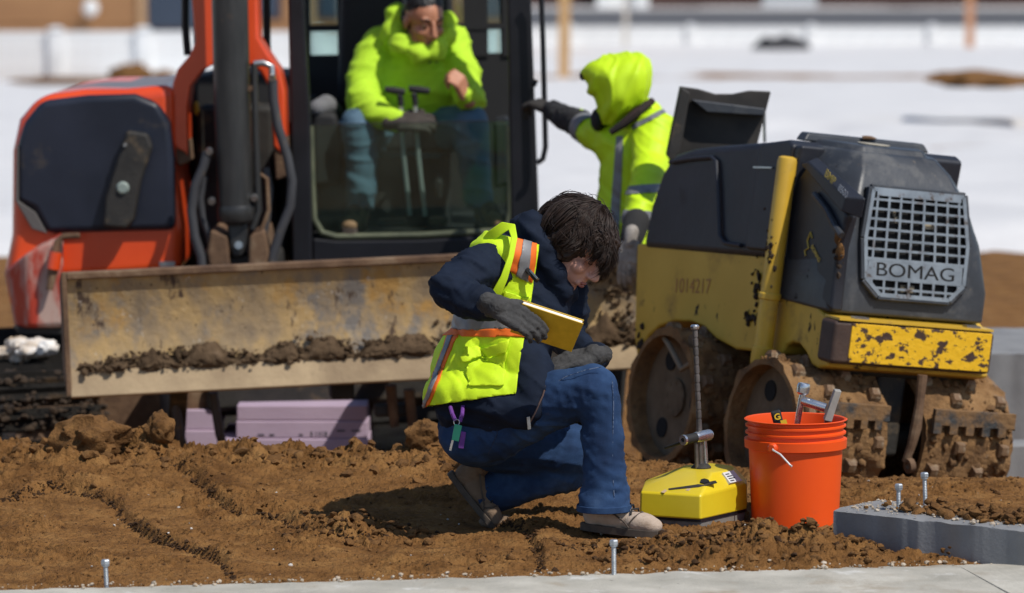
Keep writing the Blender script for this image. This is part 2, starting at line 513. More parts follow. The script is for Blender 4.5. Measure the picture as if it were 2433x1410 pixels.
DIRT = M('dirt', [(0.28, (0.130, 0.058, 0.018)), (0.5, (0.255, 0.122, 0.039)), (0.72, (0.36, 0.188, 0.064))], scale=7, rough=0.95, detail=12,
         bump=1.0, bscale=70, bdist=0.022, spec=0.15,
         layers=[((0.11, 0.050, 0.018), 0.58, 0.76, 22, 0.85), ((0.075, 0.032, 0.012), 0.60, 0.68, 34, 0.9, (.45, 1, 1)), ((0.38, 0.22, 0.10), 0.62, 0.78, 55, 0.95)])
DIRT2 = M('dark_earth', [(0.3, (0.10, 0.048, 0.018)), (0.55, (0.20, 0.10, 0.036)), (0.75, (0.28, 0.145, 0.05))], scale=14, rough=0.95, detail=10, bump=0.9, bscale=120, bdist=0.01, spec=0.15,
          layers=[((0.05, 0.026, 0.012), 0.55, 0.7, 30, 0.9)])
MUD = M('blade_mud', [(0.3, (0.06, 0.038, 0.022)), (0.6, (0.125, 0.082, 0.048)), (0.8, (0.2, 0.14, 0.09))], scale=18, rough=0.95, detail=10, bump=0.9, bscale=120, spec=0.15)
SNOW = M('snow', [(0.3, (0.63, 0.62, 0.615)), (0.7, (0.70, 0.69, 0.68))], scale=1.2, rough=0.75, bump=0.25, bscale=12, bdist=0.05, spec=0.3,
         layers=[((0.52, 0.50, 0.48), 0.60, 0.80, 0.9, 0.8), ((0.55, 0.54, 0.54), 0.55, 0.75, 0.35, 0.8)])
xs = np.unique(np.round(np.concatenate([-np.array(grow(1.75, 420, 0.03, 1.09)), np.arange(-1.75, 1.75, 0.0062), np.array(grow(1.75, 420, 0.03, 1.09))]), 4))
ys = np.unique(np.round(np.concatenate([np.arange(-40, 9, 3.5), np.arange(9, 10.5, 0.1), np.arange(10.5, 13.7, 0.0085), np.array(grow(13.7, 900, 0.016, 1.03))]), 4))
ground = sheet('ground', xs, ys, ground_z, DIRT); ground['kind'] = 'structure'

# snow lies on the far ground; its thin edges dip under the earth
def snow_z(x, y):
    P = np.stack([x, y, 0 * x], 1)
    g = ground_base(x, y) + (1 - sstep(60, 100, y)) * 0.06 * fbm(P * 0.7 + 8, 4)
    edge = sstep(28.5, 30.5, y + 1.1 * fbm(P * 0.35, 3)) * 0.22
    n = fbm(P * np.array([0.10, 0.16, 1]) + 4, 4)
    bare = sstep(0.38, 0.62, n) * sstep(36, 50, y) * 0.16
    strip = 0
    for cx, cy, rx, ry in ((-60, 109, 80, 3.5), (14, 70, 5, 4.0), (6, 118, 14, 5), (10.5, 60, 3.2, 2.0), (3, 168, 50, 4.5)):
        strip = strip + np.exp(-(((x - cx) / rx) ** 2 + ((y - cy) / ry) ** 2)) * 0.30 * (0.8 + 0.8 * fbm(P * 0.25 + cx, 3))
    road = sstep(186, 190, y) * (1 - sstep(232, 236, y)) * 0.6
    return g - 0.05 + edge - bare - strip - road
sxs = np.unique(np.round(np.concatenate([-np.array(grow(8, 400, 0.25, 1.06)), np.arange(-8, 8, 0.2), np.array(grow(8, 400, 0.25, 1.06))]), 3))
sys_ = np.array(grow(26, 500, 0.15, 1.025))
snow = sheet('snow_field', sxs, sys_, snow_z, SNOW); snow['kind'] = 'structure'
ASPH = M('asphalt', (0.09, 0.09, 0.095), scale=1, rough=0.9)
road = sheet('road', np.array(grow(-300, 300, 20, 1.0)), np.array([189, 200, 212, 224, 233.0]), lambda x, y: ground_base(x, y) + 0.05, ASPH); road['kind'] = 'structure'

# loose earth on the pad
def scatter(n, sampler, r0, r1, seed, emb=0.35, power=2.5):
    g = np.random.default_rng(seed); P = sampler(g, n)
    r = r0 + (r1 - r0) * g.random(len(P)) ** power
    z = ground_z(P[:, 0], P[:, 1]) + r * emb
    return np.column_stack([P, z]), r
def s_pad(g, n): return np.column_stack([g.uniform(-1.55, 1.6, n), g.uniform(10.9, 13.3, n)])
def s_crest(g, n): return np.column_stack([g.uniform(-1.7, 0.3, n), g.normal(13.12, 0.14, n)])
def s_heap(g, n): return np.column_stack([g.normal(0.66, 0.26, n), g.normal(11.45, 0.11, n)])
def s_kick(g, n): return np.column_stack([g.normal(-0.46, 0.1, n), g.normal(11.95, 0.09, n)])
def s_ridge(g, n):
    out = []
    for k in range(n):
        r = RIDGE_XY[g.integers(len(RIDGE_XY))]; i = g.integers(len(r) - 1); t = g.random(); out.append(r[i] * (1 - t) + r[i + 1] * t + g.normal(0, 0.022, 2) + np.array([0.02, 0.03]))
    return np.array(out)
def s_roll(g, n): return np.column_stack([g.uniform(0.3, 1.85, n), g.uniform(12.7, 14.0, n)])
sets = [scatter(1500, s_pad, 0.0025, 0.009, 1, .1, power=3), scatter(900, s_crest, 0.004, 0.026, 2, .1), scatter(1500, s_heap, 0.003, 0.017, 3, .2), scatter(300, s_kick, 0.003, 0.022, 4, .2),
        scatter(500, s_ridge, 0.003, 0.011, 5, .1), scatter(900, s_roll, 0.004, 0.020, 6, .1)]
c_ = clods('loose_earth', np.concatenate([a for a, b in sets]), np.concatenate([b for a, b in sets]), DIRT2, sub=1, seed=11)
tag(c_, 'loose crumbs and clods of brown earth strewn over the pad', 'earth', kind='stuff')
def s_rut_shade(g, n):
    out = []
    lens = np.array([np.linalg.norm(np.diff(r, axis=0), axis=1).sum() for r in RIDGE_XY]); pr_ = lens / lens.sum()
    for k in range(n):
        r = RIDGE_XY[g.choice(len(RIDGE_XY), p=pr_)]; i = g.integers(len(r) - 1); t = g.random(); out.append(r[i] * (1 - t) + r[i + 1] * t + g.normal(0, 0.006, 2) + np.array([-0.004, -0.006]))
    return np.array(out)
SHADE_EARTH = M('shade_dark_earth', [(0.3, (0.030, 0.015, 0.007)), (0.7, (0.075, 0.038, 0.016))], scale=20, rough=0.9, bump=0.6, bscale=90, spec=0.2)  # near-black crumbs that colour in the shade of the rut steps
a, b = scatter(3600, s_rut_shade, 0.002, 0.0075, 8, 0.0); a2, b2 = scatter(140, s_kick, 0.003, 0.012, 9, .1); a3, b3 = scatter(500, s_heap, 0.003, 0.013, 10, .25); a4, b4 = scatter(500, s_pad, 0.002, 0.006, 12, .0)
tag(clods('shade_dark_crumbs', np.concatenate([a, a2, a3, a4]), np.concatenate([b, b2, b3, b4]), SHADE_EARTH, seed=15), 'dark earth crumbs drawing in the shade along the curved ruts in the pad', 'earth', kind='stuff')
PEB = M('pebble', [(0.3, (0.30, 0.26, 0.22)), (0.7, (0.62, 0.58, 0.53))], scale=9, rough=0.8)
a, b = scatter(110, s_pad, 0.002, 0.007, 21, 0.3)
tag(clods('pebbles', a, b, PEB, seed=5), 'small pale pebbles scattered in the brown earth', 'pebbles', kind='stuff')
for k, (px, py, d, r, lab) in enumerate([
        (215, 1030, 13.05, (0.11, 0.09, 0.075), 'biggest smooth topped clod of earth, on the pad edge below the blade'),
        (380, 1040, 13.1, (0.045, 0.045, 0.05), 'steep rough clod of earth on the pad edge beside the lilac board'),
        (1010, 1035, 13.1, (0.06, 0.05, 0.055), 'rough clod of earth on the pad edge behind the kneeling person'),
        (2068, 1332, 11.3, (0.019, 0.017, 0.014), 'single round dark clod lying against the grey footing face')]):
    p = W(px, py, d); o = lump('earth_clod', (0, 0, 0), r, DIRT2, seed=k * 7 + 2)
    o.matrix_basis = Matrix.Translation(Vector((p[0], p[1], gz1(p[0], p[1]) - r[2] * 0.55))) @ Matrix.Translation(Vector((0, 0, 0)))
    tag(o, lab, 'earth clod', 'large clods of earth')
# ------------------------------------------------------------------ concrete footings
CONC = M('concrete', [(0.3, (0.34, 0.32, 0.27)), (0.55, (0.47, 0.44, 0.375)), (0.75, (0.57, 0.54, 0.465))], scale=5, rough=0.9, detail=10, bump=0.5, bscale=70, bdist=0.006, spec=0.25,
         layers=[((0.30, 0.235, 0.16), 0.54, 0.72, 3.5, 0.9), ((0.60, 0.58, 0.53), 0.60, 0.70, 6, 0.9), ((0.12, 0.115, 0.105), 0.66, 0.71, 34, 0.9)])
CONC2 = M('shade_grey_concrete', [(0.3, (0.19, 0.19, 0.195)), (0.7, (0.27, 0.27, 0.27))], scale=7, rough=0.9, detail=10, bump=0.45, bscale=110, bdist=0.004, spec=0.25,  # greyer concrete, the shade of the wall faces put into its colour
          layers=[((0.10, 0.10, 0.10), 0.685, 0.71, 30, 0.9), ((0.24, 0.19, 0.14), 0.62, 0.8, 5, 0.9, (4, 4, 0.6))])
SAND = M('pale_rubble', [(0.3, (0.36, 0.27, 0.18)), (0.7, (0.62, 0.53, 0.42))], scale=20, rough=0.95, bump=0.6, bscale=120)
def footing(name, p0, p1, wvec, z_bot, mat, label, n=160, jit=0.006, seed=0, joint=None):
    """cast wall between p0 and p1 (top edge line), wvec across its top"""
    p0, p1, w = map(np.array, (p0, p1, wvec)); L = np.linalg.norm(p1 - p0); rings = []
    t = np.linspace(0, 1, n); q = np.stack([t * L * 9, 0 * t + seed, 0 * t], 1)
    e1 = fbm(q, 4) * jit; e2 = fbm(q + 50, 4) * jit; h1 = fbm(q + 90, 4) * jit * 0.7; h2 = fbm(q + 130, 4) * jit * 0.7
    wu = unit(w); up = V(0, 0, 1); rows = 9
    for i in range(n):
        p = p0 + (p1 - p0) * t[i]; ring = [V(p[0], p[1], z_bot)]
        a = p - up * 0.012; ring.append(a)
        for k in range(rows):
            f = k / (rows - 1)
            ring.append(p + w * f + wu * (e1[i] * (1 - f) + e2[i] * f) + up * (h1[i] * (1 - f) + h2[i] * f - (0.006 if k in (0, rows - 1) else 0)) )
        b = p + w - up * 0.012; ring.append(b); ring.append(V(b[0], b[1], z_bot))
        rings.append(ring)
    o = MB().loft(rings).build(name, mat, smooth=40)
    return tag(o, label, 'concrete wall')
pL, pR = W(-700, 1408 + 28, 10.62), W(2900, 1327, 11.32)
pL[2] = pR[2] = 0.03
wd = unit(pR - pL); wn_ = V(wd[1], -wd[0], 0)
for a_, b_, lab in ((0.0, 0.5885 + 0.225, 'long pale concrete foundation wall running along the bottom of the picture'), (0.8145, 1.0, 'short end length of pale concrete wall right of the joint, at lower right')):
    footing('foundation_wall', pL + (pR - pL) * a_, pL + (pR - pL) * b_, wn_ * 0.62, -0.5, CONC, lab, n=260, seed=a_ * 40)
q0, q1 = W(1980, 1215, 11.55), W(2433, 1265, 11.14)
q0[2] = q1[2] = 0.13; qd = unit(q1 - q0); qn = V(-qd[1], qd[0], 0)
q1 = q0 + qd * 0.66
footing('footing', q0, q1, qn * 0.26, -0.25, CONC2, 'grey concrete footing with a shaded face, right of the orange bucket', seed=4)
# pale rubble on the footing tops
g_ = np.random.default_rng(9); P = []; Rr = []
for k in range(520):
    t = g_.random(); f = g_.random() ** 0.8; p = q0 + qd * (0.66 * t) + qn * 0.25 * f; P.append(p + V(0, 0, 0.002)); Rr.append(0.002 + 0.006 * g_.random() ** 3)
for k in range(380):
    t = g_.random(); p = pL + (pR - pL) * t - wn_ * abs(g_.normal(0, 0.035)) + wn_ * g_.random() * 0.05; z = max(0.03, gz1(p[0], p[1])); P.append(V(p[0], p[1], z)); Rr.append(0.002 + 0.007 * g_.random() ** 3)
tag(clods('rubble', np.array(P), np.array(Rr), SAND, seed=31), 'pale crumbs of broken concrete along the wall tops', 'rubble', kind='stuff')
P = []; Rr = []
for k in range(520):
    t = min(max(g_.normal(0.72, 0.24), 0.12), 1.1); f = g_.normal(0.55, 0.16); P.append(q0 + qd * 0.66 * t + qn * 0.25 * f + V(0, 0, abs(g_.normal(0, 0.012)) * (1 - abs(f - .55)))); Rr.append(0.004 + 0.02 * g_.random() ** 2)
for k in range(30):
    p = W(2290 + g_.normal(0, 22), 1342, 11.3); P.append(V(p[0], p[1], 0.035 + abs(g_.normal(0, 0.008)))); Rr.append(0.004 + 0.008 * g_.random())
tag(clods('spilled_earth', np.array(P), np.array(Rr), DIRT2, seed=32), 'brown earth spilled over the top of the grey footing', 'earth', kind='stuff')
def block(px0, px1, ytop, d0, d1, zb, mat, label, seed):
    a = W(px0, ytop, d0); b = W(px1, ytop, d0); b[2] = a[2]
    footing('foundation_wall', a, b, V(0, d1 - d0, 0), zb, mat, label, n=60, jit=0.004, seed=seed)
block(2310, 2800, 838, 16.3, 17.4, -0.9, CONC2, 'wide concrete wall in painted shade grey behind the roller drum at the right edge', 7)
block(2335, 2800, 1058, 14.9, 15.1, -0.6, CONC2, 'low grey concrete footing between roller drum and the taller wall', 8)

# anchor bolts
ZINC = M('zinc_bolt', [(0.3, (0.34, 0.37, 0.40)), (0.7, (0.52, 0.55, 0.58))], scale=40, rough=0.5, metal=0.75, rvar=0.1)
def anchor_bolt(px, ytop, ybot, d, lab, lean=0.0):
    b = W(px, ybot, d); t = W(px + lean, ytop, d); ax = unit(t - b); h = np.linalg.norm(t - b)
    r = thing('anchor_bolt', lab, 'bolt', b, group='anchor bolts in the concrete')
    m = MB(); m.cyl(b - ax * 0.04, t - ax * 0.012, 0.0062, n=12)
    m.build('shank', ZINC, r, True)
    th = MB()
    for k in range(int(h / 0.0045)):
        c = b + ax * (k * 0.0045); th.lathe([(0.0060, -0.0015), (0.0068, 0), (0.0060, 0.0015)], c, ax, 12)
    th.build('thread', ZINC, r, True)
    MB().lathe([(0.0001, 0.0), (0.0115, 0.0), (0.0125, 0.002), (0.0125, 0.011), (0.010, 0.014), (0.0001, 0.014)], t - ax * 0.014, ax, 6).build('head', ZINC, r, True, smooth=20)
    MB().lathe([(0.006, 0), (0.0105, 0), (0.0105, 0.003), (0.006, 0.003)], t - ax * 0.0175, ax, 16).build('washer', ZINC, r, True)
anchor_bolt(253, 1330, 1388, 10.82, 'anchor bolt standing alone at the lower left by the pale wall', -3)
anchor_bolt(1459, 1283, 1368, 11.0, 'anchor bolt in the pale wall below the kneeling person\'s front shoe', -1)
anchor_bolt(2135, 1150, 1222, 11.52, 'shorter left one of the two anchor bolts on the grey footing')
anchor_bolt(2199, 1123, 1208, 11.62, 'taller right one of the two anchor bolts on the grey footing', -3)

# ------------------------------------------------------------------ far away: stakes, fences, buildings
WOOD = M('stake_wood', [(0.3, (0.42, 0.24, 0.10)), (0.7, (0.60, 0.37, 0.17))], scale=6, rough=0.8, stretch=(6, 6, 0.6))
def stake(px0, px1, ytop, ybot, d, lab, mat):
    w = (px1 - px0) / FPX * d; b = W((px0 + px1) / 2, ybot, d); t = W((px0 + px1) / 2 + 4, ytop, d)
    m = MB(); ax = unit(t - b); x = V(1, 0, 0); rings = []
    for h, s in ((-0.35, 0.02), (-0.2, 1), (np.linalg.norm(t - b), 1)):
        c = b + ax * h; rings.append([c + V(sx * w / 2 * s, sy * 0.019 * s, 0) for sx, sy in ((-1, -1), (1, -1), (1, 1), (-1, 1))])
    tag(m.loft(rings).build('marker_post', mat, bevel=0.003), lab, 'post', 'marker posts in the far snow')
stake(1326, 1353, -150, 196, 111, 'tan wooden post beside the cab, above the hooded worker', WOOD)
stake(2293, 2314, -110, 112, 172, 'faded orange wooden post by the white fence at upper right', M('stake_orange', [(0.3, (0.45, 0.20, 0.10)), (0.7, (0.62, 0.34, 0.20))], scale=3, rough=0.8))
stake(1480, 1491, -60, 112, 173, 'pale thin post in front of the white porch above the hooded worker', M('stake_pale', (0.6, 0.55, 0.48), rough=0.8))

VINYL = M('white_vinyl', (0.80, 0.80, 0.79), scale=2, rough=0.45)
def fence(xs_, y_, base, h, pw, label, boards=6):
    """solid panel fence: posts with caps, rails, and tongue-and-groove boards"""
    r = thing('vinyl_fence', label, 'fence', (xs_[0], y_, base))
    cap = None; post = None; panel = None
    for i, x in enumerate(xs_):
        if post is None:
            m = MB(); m.box((0, 0, h * 0.5), (pw, pw, h * 1.06)); post = m.mesh('post')
            c = MB(); c.loft([[V(sx * s, sy * s, z) for sx, sy in ((-1, -1), (1, -1), (1, 1), (-1, 1))] for s, z in ((pw * .62, 0), (pw * .62, .03), (.01, .1))]); cap = c.mesh('cap')
            for me in (post, cap): me.materials.append(VINYL)
        o = bpy.data.objects.new('post', post); col.objects.link(o); o.parent = r; o.matrix_basis = Matrix.Translation((x - xs_[0], 0, 0))
        o2 = bpy.data.objects.new('cap', cap); col.objects.link(o2); o2.parent = o; o2.matrix_basis = Matrix.Translation((0, 0, h * 1.03))
        if i + 1 < len(xs_):
            w = xs_[i + 1] - x - pw
            if panel is None:
                m = MB(); m.box((0, 0, 0), (w, 0.05, 0.12)); rail = m.mesh('rail'); rail.materials.append(VINYL)
                m = MB(); m.box((0, 0, 0), (w / boards - 0.012, 0.028, h - 0.2)); panel = m.mesh('board'); panel.materials.append(VINYL)
            for z in (0.10, h - 0.06):
                o = bpy.data.objects.new('rail', rail); col.objects.link(o); o.parent = r; o.matrix_basis = Matrix.Translation((x - xs_[0] + pw / 2 + w / 2, 0, z))
            for k in range(boards):
                o = bpy.data.objects.new('board', panel); col.objects.link(o); o.parent = r
                o.matrix_basis = Matrix.Translation((x - xs_[0] + pw / 2 + w * (k + .5) / boards, 0.004, 0.02 + h / 2))
    return r
fx0 = (135 - 1216.5) / FPX * 110
fence([fx0 + 2.35 * k for k in range(-3, 6)], 110, -2.2, 1.44, 0.34, 'tall solid white panel fence behind the excavator at upper left')
fx1 = (1640 - 1216.5) / FPX * 175
fence([fx1 + 5.15 * k for k in range(-2, 7)], 175, -3.0, 0.98, 0.30, 'low white panel fence in front of the road at upper right')
# a dark heap of soil by the right fence
p = W(1855, 120, 168); o = lump('soil_heap', p + V(0, 0, -0.25), (1.3, 1.0, 0.75), M('black_soil', (0.045, 0.045, 0.05), rough=0.95), seed=3); tag(o, 'small dark soil heap against the white fence at upper right', 'soil heap')
for px, py, d, r, lab in ((250, 188, 100, (2.4, 1.2, 0.16), 'long low bare earth bank below the left white fence'), (312, 176, 100, (0.55, 0.6, 0.38), 'rounded dark earth heap below the left white fence'), (388, 180, 100, (0.35, 0.4, 0.25), 'smallest dark earth heap below the fence, next to the red boom')):
    o = lump('earth_heap', W(px, py, d) + V(0, 0, -0.12), r, DIRT2, seed=px, amp=0.3); tag(o, lab, 'earth heap')
p = W(2330, 170, 62); o = lump('earth_heap', p + V(0, 0, -0.12), (0.8, 2.2, 0.10), DIRT, seed=9, amp=0.3); tag(o, 'bare brown earth bank showing through the snow at the right', 'earth heap')

BRICKT = M('tan_brick', [(0.35, (0.27, 0.135, 0.06)), (0.65, (0.36, 0.19, 0.085))], scale=0.9, rough=0.9, stretch=(0.4, 1, 3))
BRICKD = M('dark_brick', [(0.35, (0.055, 0.030, 0.027)), (0.65, (0.085, 0.046, 0.040))], scale=0.7, rough=0.9, stretch=(0.4, 1, 3))
WGLASS = M('far_glass', (0.035, 0.05, 0.08), scale=0.4, rough=0.15)
TRIM = M('white_trim', (0.72, 0.72, 0.71), rough=0.7)
GREYP = M('grey_panel', (0.42, 0.43, 0.45), rough=0.7)
def bx(px0, px1, y0, y1, d, depth):
    a = W(px0, y1, d); b = W(px1, y0, d); return ((a[0] + b[0]) / 2, d + depth / 2, (a[2] + b[2]) / 2), (b[0] - a[0], depth, b[2] - a[2])
def building(name, label, px0, px1, d, z0, z1, mat, wins, extras=()):
    a = W(px0, 0, d); b = W(px1, 0, d)
    r = thing(name, label, 'building', ((a[0] + b[0]) / 2, d, z0))
    MB().box(((a[0] + b[0]) / 2, d + 5, (z0 + z1) / 2), (b[0] - a[0], 10, z1 - z0)).build('wall', mat, r, True)
    MB().box(((a[0] + b[0]) / 2, d + 4.9, z1 + 0.2), (b[0] - a[0] + 0.8, 10.8, 0.4)).build('roof', TRIM, r, True)
    for (x0, x1, y0, y1) in wins:
        c, s = bx(x0, x1, y0, y1, d - 0.06, 0.2)
        f = MB().box(c, (s[0] + 0.3, 0.16, s[2] + 0.3)).build('window_frame', TRIM if mat is BRICKD else BRICKD, r, True)
        MB().box((c[0], c[1] - 0.06, c[2]), (s[0], 0.14, s[2])).build('pane', WGLASS, f, True)
    for nm, x0, x1, y0, y1, pr, mt in extras:
        c, s = bx(x0, x1, y0, y1, d - pr, pr + 0.05); MB().box(c, s).build(nm, mt, r, True)
    return r
bl = building('brick_building', 'tan brick building with a dark blue window behind the left white fence', -260, 1215, 150, -3.0, 6, BRICKT,
         [(352, 470, -200, 66), (560, 660, -200, 40), (760, 860, -200, 40), (960, 1060, -200, 40), (1110, 1190, -200, 40)],
         [('corner_trim', 328, 345, -300, 80, 0.12, M('tan_trim', (0.42, 0.26, 0.14), rough=0.8)), ('brick_band', -260, 1215, 48, 56, 0.05, BRICKT)])
lc = W(215, 20, 149.6); lm = MB(); lm.ell(lc, (0.3, 0.18, 0.32)); lm.build('wall_lamp', TRIM, bl, True)
building('brick_building', 'dark brown brick building with white porch across the road at upper right', 1250, 2700, 238, -2.6, 6, BRICKD,
         [(x, x + 60, -230, -90) for x in (1640, 1740, 2020, 2180, 2330)],
         [('porch_column', 1418, 1450, -160, 42, 0.9, TRIM), ('porch_column', 1508, 1542, -160, 42, 0.9, TRIM), ('entrance_panel', 1450, 1508, -160, 40, 0.5, TRIM),
          ('garage_door', 1812, 1942, -150, 40, 0.12, GREYP)])
# ------------------------------------------------------------------ excavator
ORANGE = M('orange_paint', [(0.35, (0.68, 0.060, 0.010)), (0.65, (0.78, 0.080, 0.014))], scale=3, rough=0.35, coat=0.3, layers=[((0.22, 0.10, 0.06), 0.64, 0.8, 4, 0.85), ((0.10, 0.05, 0.03), 0.68, 0.72, 25, 0.9)])
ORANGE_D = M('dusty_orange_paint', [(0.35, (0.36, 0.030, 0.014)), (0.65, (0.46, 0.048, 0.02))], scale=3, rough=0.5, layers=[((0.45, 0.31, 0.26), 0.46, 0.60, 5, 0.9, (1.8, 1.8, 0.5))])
NAVY = M('navy_plastic', [(0.35, (0.010, 0.013, 0.024)), (0.65, (0.018, 0.022, 0.038))], scale=3, rough=0.42, spec=.4, layers=[((0.075, 0.058, 0.042), 0.60, 0.76, 5, 0.9)])
BLACKP = M('black_paint', [(0.35, (0.007, 0.007, 0.009)), (0.65, (0.014, 0.014, 0.018))], scale=4, rough=0.45, spec=.3, layers=[((0.04, 0.034, 0.028), 0.66, 0.85, 9, 0.9)])
BLACKM = M('muddy_black', [(0.35, (0.014, 0.013, 0.012)), (0.65, (0.035, 0.031, 0.026))], scale=6, rough=0.7, layers=[((0.13, 0.09, 0.05), 0.56, 0.72, 9, 0.95)], bump=0.3)
CYLG = M('cylinder_grey', [(0.35, (0.020, 0.020, 0.020)), (0.65, (0.036, 0.035, 0.034))], scale=9, rough=0.42, stretch=(3, 3, .6), layers=[((0.20, 0.13, 0.07), 0.67, 0.72, 22, 0.9), ((0.10, 0.06, 0.035), 0.62, 0.8, 7, 0.8)])
HOSE = M('hose_rubber', (0.045, 0.045, 0.05), scale=12, rough=0.6, layers=[((0.14, 0.10, 0.06), 0.6, 0.75, 14, 0.9)])
STEEL = M('bare_steel', (0.42, 0.42, 0.42), scale=20, rough=0.35, metal=0.9, rvar=0.12)
RUST = M('rusty_steel', [(0.3, (0.07, 0.035, 0.018)), (0.55, (0.15, 0.085, 0.045)), (0.75, (0.26, 0.18, 0.11))], scale=9, rough=0.85, bump=0.4, bscale=50, layers=[((0.035, 0.022, 0.016), 0.6, 0.75, 12, 0.8)])
BLADE = M('worn_blade', [(0.30, (0.20, 0.15, 0.10)), (0.45, (0.34, 0.24, 0.13)), (0.58, (0.47, 0.31, 0.13)), (0.72, (0.54, 0.40, 0.23))], scale=6, rough=0.7, detail=14, stretch=(1.2, 1, .8), bump=0.5, bscale=40,
          layers=[((0.21, 0.185, 0.16), 0.52, 0.66, 7, 0.5, (1.1, 1, .8)), ((0.46, 0.26, 0.075), 0.56, 0.64, 4, 0.85, (1.1, 1, .9)), ((0.09, 0.055, 0.035), 0.60, 0.66, 11, 0.9, (1.2, 1, .5)), ((0.52, 0.45, 0.37), 0.64, 0.69, 22, 0.9, (1, 1, .7)), ((0.08, 0.05, 0.03), 0.64, 0.68, 34, 0.9), ((0.16, 0.13, 0.11), 0.62, 0.80, 2.4, 0.8)])
EDGE = M('cutting_edge', [(0.3, (0.27, 0.19, 0.11)), (0.7, (0.46, 0.34, 0.20))], scale=5, rough=0.75, detail=10, layers=[((0.16, 0.11, 0.07), 0.63, 0.75, 8, 0.9)], bump=0.25, bscale=60)
CABIN = M('cab_interior', (0.014, 0.014, 0.015), rough=0.75)
GREYF = M('grey_fabric', (0.16, 0.16, 0.17), scale=20, rough=0.95, bump=0.4, bscale=150)

ex = thing('excavator', 'compact orange excavator with a tan muddy dozer blade and dark cab', 'excavator', m=frame_m(EO, EX, EY, EZ))
def el(p):                                   # excavator-local (x right, y away, z up)
    return p
# --- tracks
SHOE = MB(); 
SHOE.prism([V(-.2, -.045, 0), V(-.2, .045, 0), V(-.2, .045, .018), V(-.2, .012, .02), V(-.2, .008, .042), V(-.2, -.008, .042), V(-.2, -.012, .02), V(-.2, -.045, .018)], (0.4, 0, 0))
shoe_me = SHOE.mesh('track_shoe'); shoe_me.materials.append(M('track_rubber', [(.35, (.010, .009, .008)), (.65, (.022, .019, .016))], scale=8, rough=.9, spec=.15, layers=[((.075, .045, .022), .52, .70, 7, .95)], bump=.5, bscale=40))
LT, RT_ = 2.35, 0.235
def track_path(s):
    straight = LT - 2 * RT_; arc = math.pi * RT_; s %= 2 * straight + 2 * arc
    if s < straight: return (straight / 2 - s, 2 * RT_, 0)                                  # top, going forward (towards -y is front)
    s -= straight
    if s < arc: a = s / RT_; return (-straight / 2 - RT_ * math.sin(a), RT_ + RT_ * math.cos(a), a)
    s -= arc
    if s < straight: return (-straight / 2 + s, 0, math.pi)
    s -= straight; a = s / RT_
    return (straight / 2 + RT_ * math.sin(a), RT_ - RT_ * math.cos(a), math.pi + a)
per = 2 * (LT - 2 * RT_) + 2 * math.pi * RT_
for sx in (-1.08, 0.82):
    tr = MB()
    tr.loft([[V(sx + s_ * 0.13, *((lambda q: (q[0], q[1] * 0.86 + 0.045))(track_path(k * per / 40)[:2]))) for k in range(40)] for s_ in (-1, 1)])
    tr = tr.build('track_frame', RUST if sx < 0 else BLACKM, ex)
    n = 44
    for k in range(n):
        y, z, a = track_path(k * per / n)
        o = bpy.data.objects.new('track_shoe', shoe_me); col.objects.link(o); o.parent = ex
        o.matrix_basis = Matrix.Translation((sx, y + 0.02, z + 0.015)) @ Matrix.Rotation(a, 4, 'X')
    for yy in (-0.94, 0.94):
        MB().lathe([(0.03, -.12), (0.19, -.12), (0.2, -.08), (0.2, .08), (0.19, .12), (0.03, .12)], (sx, yy, RT_ + .01), (1, 0, 0), 24).build('idler', BLACKM, ex)
    MB().box((sx + (0.02 if sx < 0 else -.02), -0.3, .40), (0.30, 1.2, .05)).build('track_guard', RUST, ex, bevel=.01)
MB().box((-.66, -.72, .27), (.46, .5, .34)).build('track_frame_plate', RUST, ex, bevel=.02)
MB().box((0, 0.1, 0.30), (1.3, 0.9, 0.26)).box((0, 0, .46), (.9, .9, .08)).build('undercarriage', BLACKM, ex, bevel=.02)
MB().lathe([(.05, 0), (.46, 0), (.46, .10), (.05, .10)], (0, 0.1, .46), n=40).build('slew_ring', BLACKM, ex)
# --- blade: curved mouldboard in local coordinates, leading face towards -y
bw = 1.06; by = -1.72; bz0, bz1 = 0.512, 0.935
prof = []
for k in range(13):
    t = k / 12; ang = math.radians(-38 + 76 * t)
    prof.append((by + 0.14 - 0.19 * (math.cos(ang) - math.cos(math.radians(38))) * -1.0 - 0.0, bz0 + 0.055 + (bz1 - bz0 - 0.055) * t))
prof = [(by + 0.045 * (1 - (2 * ((z - bz0) / (bz1 - bz0)) - 1) ** 2) + 0.02, z) for _, z in prof]
back = [(y + 0.025, z) for y, z in prof[::-1]]
rings = []
for i in range(41):
    x = -1.015 + (bw + 1.135) * i / 40; rings.append([V(x, y, z) for y, z in prof + back])
bl_ = MB().loft(rings).build('blade', BLADE, ex, smooth=50)
m = MB(); m.prism([V(-1.019, by - .012, bz0 - .012), V(-1.019, by + .002, bz0 - .02), V(-1.019, by + .035, bz0 + .075), V(-1.019, by + .018, bz0 + .082)], (bw + 1.143, 0, 0))
m.build('cutting_edge', EDGE, bl_, bevel=.004)
MB().box(((bw + .12 - 1.015) / 2, by + .035, bz1 + .012), (bw + 1.139, 0.06, .028)).build('top_rail', RUST, bl_, bevel=.007)
